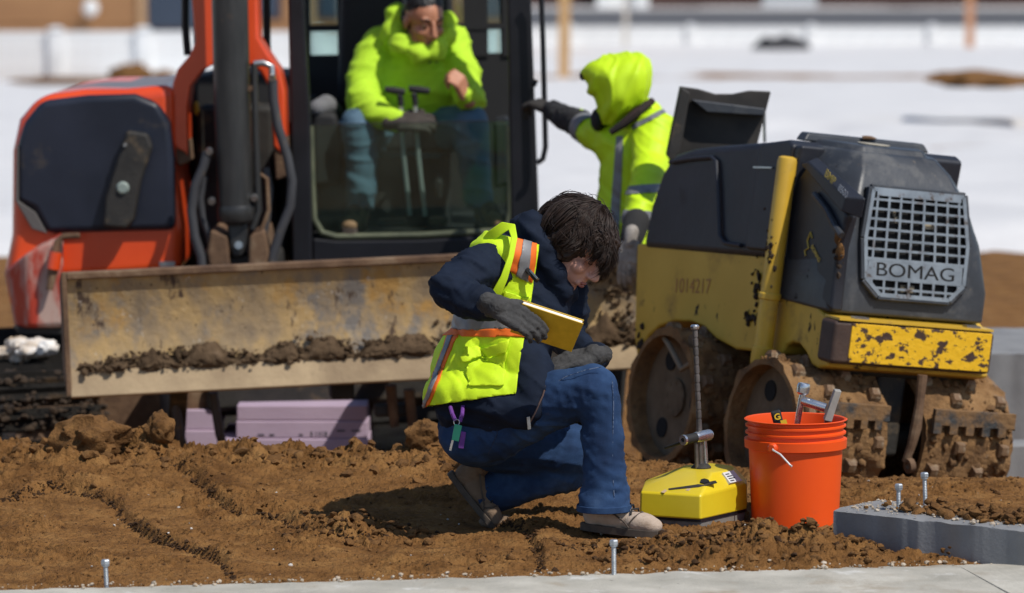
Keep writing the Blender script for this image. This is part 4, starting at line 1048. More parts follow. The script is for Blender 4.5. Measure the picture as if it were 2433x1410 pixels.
# side lettering, running down along the boss and the panel
a, b, c_ = side([(1958, 418), (2016, 478), (1966, 408)], -.034)
text_mesh('lettering', 'BMP', a, b - a, c_ - a + V(0, 0, .02), .040, DEC, ro, world=False, ext=.0004, bold=.02)
d_ = a + (b - a) * .55; text_mesh('lettering', '8500', d_, b - a, c_ - a + V(0, 0, .02), .034, DEC2, ro, world=False, ext=.0004, bold=.01)
a, b, c_ = side([(1926, 588), (1944, 622), (1934, 584)], -.016)
text_mesh('lettering', 'BOMAG', a, b - a, c_ - a + V(0, 0, .01), .022, DEC, ro, world=False, ext=.0004, bold=.02)
MB().tube(side([(1914, 608), (1912, 596), (1921, 590), (1918, 572), (1926, 552), (1929, 566)], -.0155), .0028, 6).build('hook_emblem', DEC, ro)
text_mesh('lettering', '1014217', side([(1600, 695)], -.0015)[0], side([(1690, 698)])[0] - side([(1600, 695)])[0], V(0, 0, 1), .075, M('faded_stencil', (.42, .20, .06), rough=.7), ro, world=False, ext=.0003)
# mud smears round the pole foot
g_ = np.random.default_rng(90); P = []; Rr = []
for cx_, cy_, sx2, sy2, n_, xo in ((1797, 700, 7, 38, 34, -.004), (1785, 755, 12, 14, 16, -.004), (1828, 575, 7, 45, 22, -.084), (1842, 690, 6, 40, 10, -.01), (1520, 800, 6, 30, 18, -.004), (1990, 610, 5, 22, 14, -.014)):
    for k in range(n_):
        P.append(side([(g_.normal(cx_, sx2), g_.normal(cy_, sy2))], xo)[0]); Rr.append(.003 + .010 * g_.random() ** 2)
me_ = clods('mud_smear', np.array(P), np.array(Rr), M('black_mud', [(.3, (.018, .011, .007)), (.7, (.05, .03, .016))], scale=20, rough=.9), ro, False, seed=91, squash=1.4); me_['kind'] = 'stuff'
# raised hatch at the rear
def hp(pts, d): return [L_(W(x, y, d)) for x, y in pts]
DH = 15.2
away = L_(RO + V(0, .05, 0))
hatch = MB().prism(hp([(1618, 206), (1660, 212), (1700, 224), (1740, 224), (1780, 216), (1832, 218), (1798, 350), (1585, 372)], DH), away * .6).build('raised_hatch', M('hatch_black', [(.35, (.016, .014, .013)), (.65, (.040, .034, .029))], scale=7, rough=.75), ro, bevel=.006)
MB().prism(hp([(1618, 206), (1640, 222), (1622, 330), (1606, 392), (1584, 372)], DH - .12), away * 2.6).build('hatch_side', BLACKM, hatch, bevel=.006)
MB().loft([hp([(1640, 236), (1818, 258), (1816, 276), (1680, 268)], DH - dd) for dd in (.0, .06)]).build('hatch_rib', HOOD, hatch, bevel=.006)
MB().tube(hp([(1816, 270), (1817, 338)], DH + .02), .006, 8).build('gas_strut', STEEL, hatch)
MB().prism(hp([(1590, 352), (1800, 336), (1800, 420), (1590, 420)], DH + .03), away * .8).build('hatch_base', HOOD_SHADE, ro, bevel=.006)
# --- drums
DRr = .270; DZ = -R_DROP + DRr + .012
pad_me = MB(); 
pad_me.loft([[V(sx * w, sy * h, z) for sx, sy in ((-1, -1), (1, -1), (1, 1), (-1, 1))] for w, h, z in ((.022, .026, -.01), (.020, .022, .016), (.014, .013, .028))])
pad_me = pad_me.mesh('pad'); pad_me.materials.append(PAD)
def drum(x0, x1, yc, outer, disc_bolts=True):
    rr = DRr - .03; w = x1 - x0
    prof = []
    k = 22
    for i in range(k + 1): prof.append((rr, x0 + w * i / k))
    m = MB(); m.lathe(prof + [(rr - .022, x1), (rr - .022, x0)], (0, yc, DZ), (1, 0, 0), 72, closed=True)
    me = m.mesh('drum')
    bm = bmesh.new(); bm.from_mesh(me); bmesh.ops.recalc_face_normals(bm, faces=bm.faces); bm.to_mesh(me); bm.free()
    co = get_co(me); rad = np.hypot(co[:, 1] - yc, co[:, 2] - DZ); dirn = np.stack([0 * rad, (co[:, 1] - yc) / rad, (co[:, 2] - DZ) / rad], 1)
    nn = fbm(co * 13 + yc * 7, 4, .6); co = co + dirn * ((rad > rr - .01) * np.maximum(-.004, nn * .024))[:, None]; set_co(me, co)
    d = finish(me, 'drum', DRUM, ro, False, 60)
    rows = 4; per_ = 9
    for r_ in range(rows):
        for q in range(per_):
            a = 2 * math.pi * (q + .5 * (r_ % 2)) / per_ + .2
            o = bpy.data.objects.new('pad', pad_me); col.objects.link(o); o.parent = d
            x = x0 + w * (r_ + .5) / rows
            o.matrix_basis = Matrix.Translation((x, yc + math.sin(a) * rr, DZ + math.cos(a) * rr)) @ Matrix.Rotation(-a, 4, 'X')
    sgn = -1 if outer < (x0 + x1) / 2 else 1
    ins = outer - sgn * .075
    hub = MB().lathe([(.03, 0), (rr - .024, 0), (rr - .024, .02), (.03, .02)], (ins - .01, yc, DZ), (1, 0, 0), 40).build('drum_disc', DISC, d)
    MB().lathe([(.001, -.03), (.045, -.03), (.06, -.02), (.068, .0), (.068, .02), (.001, .02)], (ins, yc, DZ), (-sgn * -1.0, 0, 0), 28).build('hub', DISC, d)
    for q in range(8):
        a = 2 * math.pi * q / 8; MB().lathe([(.001, 0), (.009, 0), (.009, .014), (.001, .014)], (ins + sgn * .008, yc + .056 * math.sin(a), DZ + .056 * math.cos(a)), (sgn, 0, 0), 6).build('wheel_bolt', DISC, hub)
    for q in range(3):
        a = 2 * math.pi * q / 3 + .5
        MB().lathe([(.001, 0), (.036, 0), (.036, .004), (.001, .004)], (ins + sgn * .011, yc + .14 * math.sin(a), DZ + .14 * math.cos(a)), (sgn, 0, 0), 18).build('disc_hole', DARK, hub)
    return d
YF, YR = .17, .87
g_ = np.random.default_rng(61); P = []; Rr = []
for yc in (.17, .87):
    for x0, x1 in ((-.12, .24), (.39, .75)):
        for k in range(420):
            a = g_.uniform(0, 6.28); r_ = DRr - .03 + g_.uniform(-.004, .006); P.append(V(g_.uniform(x0 + .01, x1 - .01), yc + r_ * math.sin(a), DZ + r_ * math.cos(a))); Rr.append(.005 + .016 * g_.random() ** 2.2)
clods('drum_mud', np.array(P), np.array(Rr), M('drum_clay', [(.3, (.10, .05, .02)), (.7, (.27, .145, .055))], scale=12, rough=.95, bump=.8, bscale=60), ro, False, seed=62, squash=1.0)['kind'] = 'stuff'
drum(-.12, .24, YR, -.12); drum(.39, .75, YR, .75); drum(-.12, .24, YF, -.12); drum(.39, .75, YF, .75)
for y in (YF, YR):
    MB().cyl((-.04, y, DZ), (.68, y, DZ), .05).build('axle', BLACKM, ro)
    MB().box((.315, y, DZ + .12), (.12, .22, .36)).build('axle_frame', BLACKM, ro, bevel=.02)
MB().box((.32, .5, .06), (.44, .9, .16)).build('belly_frame', BLACKM, ro, bevel=.02)
# scraper bars before the front drums
SCR = M('scraper_steel', [(.3, (.022, .024, .026)), (.7, (.055, .055, .052))], scale=10, rough=.6, layers=[((.20, .11, .045), .38, .52, 9, .95)], bump=.8, bscale=40)
def scraper(x0, x1):
    y = -.098; z = -.125; pts = [(x0, z + .03), (x1, z + .03), (x1, z - .03)]
    k = 5; xx = np.linspace(x1, x0, 2 * k + 1)
    for i in range(2 * k): 
        lo = z - (.055 if i % 2 else .025); pts += [(xx[i], lo), (xx[i + 1], lo)]
    MB().prism([V(x, y, q) for x, q in pts], (0, .02, 0)).build('scraper', SCR, ro, bevel=.004)
scraper(-.06, .22); scraper(.40, .73)
MB().tube([V(.315, -.115, .02), V(.315, -.12, -.08), V(.31, -.125, -.16), V(.305, -.12, -.22), V(.30, -.105, -.28)], [.018, .016, .02, .016, .014], 10).build('tow_link', RUST, ro)
MB().lathe([(.012, -.01), (.026, -.01), (.026, .01), (.012, .01)], (.305, -.125, -.29), (1, 0, .2), 16, closed=True).build('tow_eye', RUST, ro)
MB().tube([V(-.10, YR - .15, .0 - .09), V(-.105, YR - .10, -.12), V(-.1, YR + .02, -.05), V(-.09, YR + .08, -.03)], .011, 10).build('drum_rod', M('rod_tan', (.22, .16, .10), rough=.7), ro)
# ------------------------------------------------------------------ lilac foam boards under the blade
LILAC = M('lilac_foam', [(.3, (.40, .30, .40)), (.7, (.47, .36, .46))], scale=3, rough=.9, bump=.15, bscale=90)
INK = M('black_print', (.05, .05, .06), rough=.8)
def board(px0, px1, y0, y1, d, depth, lab, grooves=True):
    a = W(px0, y0, d); b = W(px1, y1, d)
    h = a[2] - b[2]; w = b[0] - a[0]
    o = MB().box(((a[0] + b[0]) / 2, d + depth / 2, (a[2] + b[2]) / 2), (w, depth, h)).build('foam_board', LILAC, bevel=.006, seg=3)
    return tag(o, lab, 'foam board', 'lilac foam boards')
DFm = 15.75
board(562, 872, 964, 1000, DFm, .5, 'upper lilac foam board under the blade, with ragged top')
lo = board(560, 874, 1001, 1042, DFm - .004, .52, 'middle lilac foam board with black printing, under the blade')
for x, w_ in ((738, 4), (750, 2), (758, 3), (766, 2), (772, 5), (710, 10), (612, 16), (640, 12), (800, 20), (835, 22)):
    h_ = 12 if x in (738, 750, 758, 766, 772) else 4
    y_ = 1026 if x in (738, 750, 758, 766, 772) else (1032 if x < 720 else 1022)
    MB().prism([W(x, y_, DFm - .0055), W(x + w_, y_, DFm - .0055), W(x + w_, y_ + h_, DFm - .0055), W(x, y_ + h_, DFm - .0055)], (0, .001, 0)).build('print_mark', INK, lo, True)
board(520, 876, 1043, 1085, DFm - .01, .52, 'lowest lilac foam board of the stack, half buried behind the earth')
board(408, 520, 974, 1022, DFm + .12, .4, 'short lilac foam offcut left of the foam stack')
board(404, 516, 1023, 1085, DFm + .11, .4, 'lower lilac foam offcut standing left of the foam stack')

# ------------------------------------------------------------------ density gauge
GY = M('gauge_yellow', [(.3, (.66, .49, .012)), (.7, (.76, .58, .02))], scale=5, rough=.42, coat=.2, layers=[((.22, .15, .05), .68, .76, 22, .8), ((.45, .33, .10), .62, .8, 6, .7)])
GBASE = M('gauge_base', [(.3, (.13, .125, .12)), (.7, (.24, .225, .20))], scale=12, rough=.7, layers=[((.25, .16, .08), .6, .75, 9, .9)])
DG = 11.98
gz = W(1640, 1272, DG)
ga = thing('density_gauge', 'yellow soil density gauge with a tall notched steel rod, beside the bucket', 'gauge', (gz[0], DG + .12, gz[2]))
def gpx(pts): return [W(x, y, d) for x, y, d in pts]
low = gpx([(1520, 1246, 11.98), (1665, 1248, 11.90), (1774, 1212, 12.12), (1776, 1200, 12.24), (1640, 1200, 12.34), (1530, 1215, 12.22)])
zl = W(1665, 1246, 11.90)[2]
low = [V(p[0], p[1], zl) for p in low]; zt = W(1680, 1187, 11.90)[2]
def shrink(ps, k, z, sh=(0, 0)):
    c = sum(ps) / len(ps); return [V(c[0] + (p[0] - c[0]) * k + sh[0], c[1] + (p[1] - c[1]) * k + sh[1], z) for p in ps]
up1 = shrink(low, .99, zt)
zz = W(1680, 1124, 12.12)[2]
tp = [V(W(x, 1125, d)[0], d, zz) for x, d in ((1622, 12.10), (1690, 12.04), (1742, 12.12), (1742, 12.2), (1690, 12.26), (1628, 12.2))]
sh = MB().loft([low, up1, tp]).build('shell', GY, ga, True, bevel=.007, seg=3)
MB().loft([shrink(low, .93, gz[2] - .02), shrink(low, .96, zl - .004)]).build('base', GBASE, ga, True, bevel=.008)
MB().loft([shrink(low, .985, zl - .006), shrink(low, .985, zl + .002)]).build('gasket', BLACKP, ga, True)
# panel plate, sticker, carry groove, on the sloping front
def onslope(px, py):                                     # point on the sloping front of the shell
    n_ = np.cross(up1[1] - up1[0], tp[0] - up1[0]); return hitp(px, py, up1[0] - unit(ray(px, py)) * .0015, unit(n_))
def patch(name, pts, mat, th=.002):
    ps = [onslope(*p) for p in pts]; nn = unit(np.cross(ps[1] - ps[0], ps[2] - ps[0])); nn = nn if nn[1] < 0 else -nn
    return MB().prism(ps, nn * th).build(name, mat, sh, True)
patch('panel_strip', [(1588, 1172), (1652, 1163), (1700, 1153), (1704, 1158), (1660, 1169), (1590, 1175)], BLACKM)
patch('latch', [(1664, 1160), (1666, 1153), (1674, 1151), (1684, 1154), (1686, 1158), (1672, 1162)], DARK, .006)
nS = unit(np.cross(up1[2] - up1[1], tp[1] - up1[1]))
def onslope2(px, py): return hitp(px, py, up1[1] - unit(ray(px, py)) * .0015, nS)
ps = [onslope2(*p) + (nS if nS[1] < 0 else -nS) * .005 for p in ((1712, 1138), (1738, 1132), (1758, 1156), (1730, 1162))]; nn = nS if nS[1] < 0 else -nS
st_ = MB().prism([q - nn * .004 for q in ps], nn * .0085).build('sticker', M('white_sticker', (.62, .63, .65), rough=.6), sh, True)
for k in range(4):
    t0, t1 = .16 + .21 * k, .26 + .21 * k
    q = [ps[0] * (1 - u) * (1 - v) + ps[1] * u * (1 - v) + ps[2] * u * v + ps[3] * (1 - u) * v + nn * .0046 for u, v in ((.12, t0), (.45 + .1 * (k % 3), t0), (.45 + .1 * (k % 3), t1), (.12, t1))]
    MB().prism(q, nn * .0006).build('print_line', INK, st_, True)
for x, y in ((1576, 1177), (1634, 1172)): patch('paint_chip', [(x - 6, y + 3), (x + 4, y - 4), (x + 9, y - 1), (x + 2, y + 5)], M('chip_tan', (.5, .36, .22), rough=.8), .0008)
# rod, guide post, handle
ROD = M('notched_steel', [(.3, (.10, .09, .085)), (.7, (.22, .19, .175))], scale=20, rough=.45, metal=.6)
SIL = M('bright_steel', [(.3, (.50, .51, .53)), (.7, (.66, .67, .69))], scale=18, rough=.28, metal=.9, rvar=.1)
r0, r1 = W(1666, 1130, 12.14), W(1651, 792, 12.14); ax = unit(r1 - r0); Lr = np.linalg.norm(r1 - r0)
MB().lathe([(.030, 0), (.030, .006), (.022, .014), (.012, .016), (.001, .016)], V(r0[0], r0[1], zz - .002), (0, 0, 1), 20).build('rod_collar', BLACKM, ga, True)
prof = [(.001, 0)]
h = 0
while h < Lr - .01:
    prof += [(.0082, h), (.0082, h + .02)] + ([(.0066, h + .021), (.0066, h + .026)] if h > .13 else []); h += .027
prof += [(.0082, Lr), (.001, Lr)]
MB().lathe(prof, r0, ax, 14).build('rod', ROD, ga, True)
MB().lathe([(.001, 0), (.012, 0), (.0135, .004), (.0135, .009), (.010, .013), (.001, .014)], r1, ax, 18).build('rod_cap', SIL, ga, True)
q0_ = W(1678, 1130, 12.17); q1_ = W(1673, 1052, 12.17); MB().cyl(q0_, q1_, .0075, n=12).build('guide_post', SIL, ga, True)
q0_ = W(1656, 1130, 12.12); q1_ = W(1654, 1062, 12.12); MB().cyl(q0_, q1_, .006, n=12).build('guide_post', ROD, ga, True)
h0, h1 = W(1622, 1056, 12.08), W(1688, 1042, 12.16); hx = unit(h1 - h0); hl = np.linalg.norm(h1 - h0)
MB().lathe([(.001, hl * .45), (.0155, hl * .45), (.0165, hl * .5), (.0165, hl * .96), (.014, hl), (.001, hl)], h0, hx, 20).build('handle_head', SIL, ga, True)
MB().lathe([(.001, .004), (.0125, .004), (.0145, .008), (.0145, hl * .46), (.001, hl * .46)], h0, hx, 20).build('handle_grip', CABIN, ga, True)
MB().lathe([(.007, 0), (.0155, 0), (.0155, .008), (.007, .008)], h0, hx, 20, closed=True).build('handle_ring', SIL, ga, True)
MB().tube([W(1626, 1058, 12.1), W(1605, 1066, 12.12), W(1580, 1074, 12.15)], [.006, .005, .004], 8).build('trigger', BLACKM, ga, True)

# ------------------------------------------------------------------ orange bucket with tools
BKT = M('bucket_orange', [(.3, (.80, .080, .008)), (.7, (.86, .095, .010))], scale=3, rough=.38, spec=.45, layers=[((.62, .09, .03), .62, .8, 5, .55), ((.42, .14, .05), .66, .82, 9, .8), ((.28, .12, .05), .70, .76, 30, .9)])
bc = W(1889, 1262, 12.12); bz = bc[2] - .012
bk = thing('bucket', 'orange plastic bucket holding steel tools, in front of the roller', 'bucket', (bc[0], bc[1], bz))
rt, rbm, Hh = .1500, .128, .352
def rad(h): return rbm + (rt - .006 - rbm) * h / Hh
pr = [(.001, 0), (rbm - .008, 0), (rbm, .008)]
for h in (.05, .1, .15, .2, .24, .262): pr.append((rad(h), h))
pr += [(rad(.264) + .012, .266), (rad(.29) + .012, .292), (rad(.294) + .001, .295), (rad(.305), .306), (rad(.31) + .008, .308), (rad(.314) + .008, .313), (rad(.316), .316),
       (rad(.328), .327), (rad(.33) + .007, .329), (rad(.334) + .007, .334), (rad(.337), .337), (rad(.346), .345), (rt + .003, .348), (rt + .004, Hh - .002), (rt, Hh), (rt - .006, Hh - .002), (rad(.3) - .003, .3), (rbm - .006, .012), (.001, .01)]
MB().lathe(pr, (bc[0], bc[1], bz), n=72).build('shell', BKT, bk, True, smooth=28)
th_ = math.radians(-120)
ear = V(bc[0] + (rt + .004) * math.cos(th_), bc[1] + (rt + .004) * math.sin(th_), bz + .278)
MB().lathe([(.001, 0), (.016, 0), (.016, .006), (.010, .012), (.001, .012)], ear - unit(V(math.cos(th_), math.sin(th_), 0)) * .004, (math.cos(th_), math.sin(th_), 0), 18).build('ear', BKT, bk, True)
e1 = W(1880, 1108, bc[1] - .175)
MB().tube([ear, ear + V(0, -.014, -.004), ear * .6 + e1 * .4 + V(0, -.010, .004), e1 + V(-.003, -.004, .003), e1], [.0026, .0028, .0028, .0028, .004], 8).build('wire_handle', M('white_wire', (.75, .75, .74), rough=.3, metal=.3), bk, True)
# tools standing in it
def tool(name, lab, cat, base): return thing(name, lab, cat, base, group='tools standing in the bucket')
inb = V(bc[0], bc[1], bz + .03)
t1 = tool('drive_rod', 'steel drive rod with a round socket head, upright in the bucket', 'tool', inb)
hd = W(1909, 925, 12.1)
MB().tube([W(1893, 1012, 12.12) - V(.012, 0, .18), W(1893, 1012, 12.12), W(1904, 950, 12.1), W(1908, 935, 12.1)], .0095, 14).build('rod', SIL, t1, True)
axh = unit(W(1912, 905, 12.1) - W(1905, 945, 12.1))
MB().lathe([(.001, 0), (.012, 0), (.019, .006), (.020, .020), (.0195, .028), (.017, .034), (.014, .034), (.012, .028), (.001, .027)], W(1906, 938, 12.1), axh, 24).build('socket_head', SIL, t1, True)
t2 = tool('extractor', 'polished steel tube with a flat grey plate on its end, leaning in the bucket', 'tool', inb + V(.05, 0, 0))
a_, b_ = W(1905, 952, 12.1), W(1962, 970, 12.08)
MB().tube([a_, a_ + (b_ - a_) * .08, b_], [.0115, .0135, .0135], 20).build('tube', SIL, t2, True)
MB().prism([W(1984, 928, 12.07), W(2000, 930, 12.07), W(1976, 1004, 12.07), W(1958, 1000, 12.07)], (0, .05, 0)).build('plate', M('plate_grey', [(.3, (.26, .24, .21)), (.7, (.40, .38, .34))], scale=12, rough=.5), t2, True, bevel=.003)
MB().prism([W(1975, 1000, 12.09), W(1960, 1000, 12.09), W(1945, 1100, 12.12), W(1955, 1100, 12.12)], (0, .03, 0)).build('plate_foot', ROD, t2, True, bevel=.002)
t3 = tool('hammer', 'black and yellow hammer grip sticking up at the left of the bucket', 'hammer', inb + V(-.05, 0, 0))
a_, b_ = W(1842, 976, 12.1), W(1856, 1030, 12.1)
MB().bar(a_, a_ + (b_ - a_) * 4.5, .030, .024, up=(0, 1, 0)).build('grip', M('black_rubber', (.015, .015, .016), rough=.7), t3, True, bevel=.006)
d3 = unit(b_ - a_); u3 = np.cross(d3, (0, 1, 0))
text_mesh('grip_letter', 'G', a_ + d3 * .026 + u3 * -.0085 + V(0, -.0165, 0) , unit(np.cross((0, 1, 0), d3)) * -1, -d3, .026, M('yellow_print', (.72, .50, .02), rough=.6), t3, ext=.0004, bold=.03)
MB().prism([W(1854, 1000, 12.082), W(1868, 997, 12.082), W(1872, 1012, 12.082), W(1858, 1015, 12.082)], (0, .002, 0)).build('grip_band', MATS['yellow_print'], t3, True)

ga.matrix_basis = Matrix.Translation((0, 0, .012)) @ ga.matrix_basis
# ------------------------------------------------------------------ people: builders
SKIN1 = M('skin_fair', [(.3, (.50, .25, .18)), (.7, (.62, .34, .26))], scale=25, rough=.5, bump=.1, bscale=300, bdist=.002)
SKIN2 = M('skin_brown', [(.3, (.40, .165, .09)), (.7, (.52, .23, .13))], scale=25, rough=.5, bump=.1, bscale=300, bdist=.002)
LIP1 = M('lips_pink', (.36, .12, .10), rough=.5); LIP2 = M('lips_brown', (.17, .06, .045), rough=.5)
HAIRM = M('dark_brown_hair', [(.3, (.012, .007, .005)), (.7, (.042, .024, .017))], scale=60, rough=.55, spec=.35)
HAIRB = M('black_hair', (.010, .009, .009), scale=60, rough=.5)
EYEW = M('eye_white', (.6, .58, .55), rough=.3); EYED = M('eye_dark', (.02, .012, .01), rough=.2)
GLOVE = M('grey_glove', [(.3, (.030, .029, .029)), (.7, (.060, .058, .057))], scale=30, rough=.9, bump=.5, bscale=220, bdist=.003, layers=[((.10, .085, .07), .66, .8, 14, .95)])
GLOVE2 = M('dirty_glove', [(.3, (.18, .16, .14)), (.7, (.42, .38, .34))], scale=22, rough=.9, bump=.4, bscale=150, layers=[((.03, .028, .026), .58, .66, 16, .9)])
DENIM = M('denim', [(.30, (.010, .022, .058)), (.5, (.019, .045, .110)), (.75, (.045, .095, .20))], scale=7, rough=.9, spec=.2, detail=9, bump=.35, bscale=260, bdist=.003, layers=[((.075, .125, .22), .58, .85, 4, .9), ((.10, .075, .05), .66, .80, 6, .95)])
DENIM_L = M('worn_denim', [(.30, (.045, .095, .145)), (.7, (.10, .175, .24))], scale=6, rough=.85, detail=9, bump=.3, bscale=200, bdist=.003)
STITCH = M('pale_stitch', [(.45, (.02, .045, .11)), (.55, (.16, .20, .29))], scale=120, rough=.8)
NAVYJ = M('navy_jacket', [(.3, (.005, .009, .020)), (.7, (.011, .018, .036))], scale=9, rough=.85, spec=.2, bump=.3, bscale=200, bdist=.003, layers=[((.035, .045, .06), .70, .88, 9, .9)])
HIVIS = M('hivis_lime', [(.3, (.56, .80, .004)), (.7, (.64, .88, .012))], scale=7, rough=.7, bump=.25, bscale=240, bdist=.003, layers=[((.40, .50, .03), .66, .85, 8, .85)])
HIVIS2 = M('hivis_sweat', [(.3, (.42, .68, .020)), (.7, (.50, .78, .035))], scale=7, rough=.85, bump=.2, bscale=150, bdist=.003)
HIVIS3 = M('hivis_coat', [(.3, (.52, .76, .004)), (.7, (.60, .86, .010))], scale=6, rough=.6)
ORNG = M('hivis_orange', (.85, .16, .012), scale=9, rough=.65)
REFL = M('grey_reflective', [(.3, (.15, .15, .155)), (.7, (.24, .24, .25))], scale=12, rough=.45)
BLKCL = M('black_cloth', [(.3, (.012, .012, .013)), (.7, (.025, .024, .024))], scale=12, rough=.9, bump=.3, bscale=120)
SUEDE = M('tan_suede', [(.3, (.36, .27, .20)), (.7, (.54, .43, .34))], scale=14, rough=.9, bump=.35, bscale=160, layers=[((.18, .10, .05), .60, .78, 9, .95)])
SUEDE_D = M('dusty_brown_suede', [(.3, (.14, .09, .055)), (.7, (.25, .17, .11))], scale=12, rough=.9, bump=.3, bscale=160, layers=[((.28, .18, .10), .62, .75, 9, .95)])
SOLE = M('shoe_sole', [(.3, (.045, .035, .028)), (.7, (.10, .075, .055))], scale=20, rough=.85)
WORK = M('tan_work_boot', [(.3, (.16, .10, .045)), (.7, (.26, .17, .08))], scale=14, rough=.8)

def basis(fwd, up):
    y = unit(fwd); z = unit(np.array(up, float) - y * np.dot(up, y)); x = np.cross(y, z); return x, y, z

def head_parts(root, c, fwd, up, skin, lip, k=1.0, neck=None, body_extra=None, name='body', closed=False):
    """head, neck and the hidden rest of the body as one skin; features as parts"""
    X, Y, Z = basis(fwd, up); ax = (X, Y, Z)
    def h(x, y, z): return np.array(c) + (X * x + Y * y + Z * z) * k
    m = MB()
    m.ell(h(0, -.012, .035), np.array((.074, .094, .080)) * k, ax, 20, 14); m.ell(h(0, .02, -.03), np.array((.060, .070, .075)) * k, ax, 20, 14)
    m.ell(h(0, .055, -.088), np.array((.026, .026, .022)) * k, ax); m.ell(h(0, .01, -.07), np.array((.050, .058, .035)) * k, ax)
    for s in (-1, 1):
        m.ell(h(s * .036, .056, -.022), np.array((.026, .026, .024)) * k, ax); m.ell(h(s * .044, .02, -.068), np.array((.018, .035, .025)) * k, ax)
        m.ell(h(s * .076, -.012, -.005), np.array((.010, .020, .032)) * k, ax); m.ell(h(s * .0115, .096, -.030), np.array((.009, .011, .008)) * k, ax)
    m.cap(h(-.036, .070, .034), h(.036, .070, .034), .013 * k, .013 * k)
    m.cap(h(0, .084, .022), h(0, .108, -.024), .009 * k, .013 * k)
    m.cap(h(-.018, .080, -.062), h(.018, .080, -.062), .010 * k); m.ell(h(0, .074, -.05), np.array((.026, .02, .02)) * k, ax)
    if neck is not None:
        m.cap(h(0, -.025, -.06), neck, .052 * k, .06 * k)
    if body_extra: body_extra(m)
    me = organic_mesh(m, .0035, 5)
    body = finish(me, name, skin, root, True, 180)
    for s in (-1, 1):
        MB().ell(h(s * .032, .071, .012), np.array((.014, .011, .0085)) * k, ax, 16, 10).build('eye', EYEW, root, True)
        MB().ell(h(s * .032, .0715, .0125 if closed else .0165), np.array((.0162, .0122, .0108 if closed else .0098)) * k, ax, 16, 10).build('eyelid', skin, root, True)
        if closed: MB().tube([h(s * .018, .0805, .006), h(s * .032, .0845, .0035), h(s * .046, .078, .006)], .0012 * k, 6).build('lashes', EYED, root, True); continue
        MB().ell(h(s * .032, .0795, .008), np.array((.0065, .0035, .0055)) * k, ax, 12, 8).build('iris', EYED, root, True)
        MB().tube([h(s * .016, .084, .036), h(s * .034, .083, .041), h(s * .052, .070, .034)], [.0035 * k, .0045 * k, .002 * k], 8).build('eyebrow', HAIRB, root, True)
    lp = MB(); lp.ell(h(0, .0905, -.0575), np.array((.022, .006, .0042)) * k, ax, 16, 8); lp.ell(h(0, .089, -.067), np.array((.020, .007, .0052)) * k, ax, 16, 8)
    lp.build('lips', lip, root, True)
    return h, ax

def hand_mesh(m, wrist, fwd, back, thumb_side, curl=(.25, .3, .3, .35), tcurl=.3, k=1.0, spread=.05, tout=.7):
    """palm, five fingers; back = direction the back of the hand faces; thumb_side = +1 / -1 along cross(fwd, back)"""
    f = unit(fwd); b = unit(np.array(back, float) - f * np.dot(back, f)); s = np.cross(f, b) * thumb_side      # s points to the thumb
    w = np.array(wrist, float)
    def at(x, y, z=0): return w + (s * x + f * y + b * z) * k
    m.cap(w - f * .03 * k, at(0, .01), .027 * k, .028 * k)
    for x in (-.028, -.010, .010, .028): m.cap(at(x * .75, .015), at(x, .078), .0175 * k, .0135 * k)
    lens = ((.042, .026, .022), (.048, .030, .023), (.045, .028, .022), (.034, .021, .019))
    for i, x in enumerate((.030, .0105, -.0095, -.028)):
        p = at(x, .082); a = 0.0; rr = (.0108, .0112, .0108, .0096)[i]; sp = (x / .03) * spread
        for j, L in enumerate(lens[i]):
            a += curl[i] * (.7, 1.0, .8)[j] * 1.2
            d = unit(f * math.cos(a) - b * math.sin(a) + s * sp); q = p + d * L * k
            m.cap(p, q, rr * k * (1 - .07 * j), rr * k * (.95 - .07 * j), 10); p = q
    p = at(.026, .022, -.004); d = unit(f * .55 + s * tout - b * .25)
    for j, L in enumerate((.040, .030, .025)):
        q = p + d * L * k; m.cap(p, q, (.0150, .0125, .0115)[j] * k, (.0125, .0118, .0100)[j] * k, 10); p = q
        d = unit(d + (f * .25 - b * .55 * tcurl - s * .35 * tcurl))
    return m

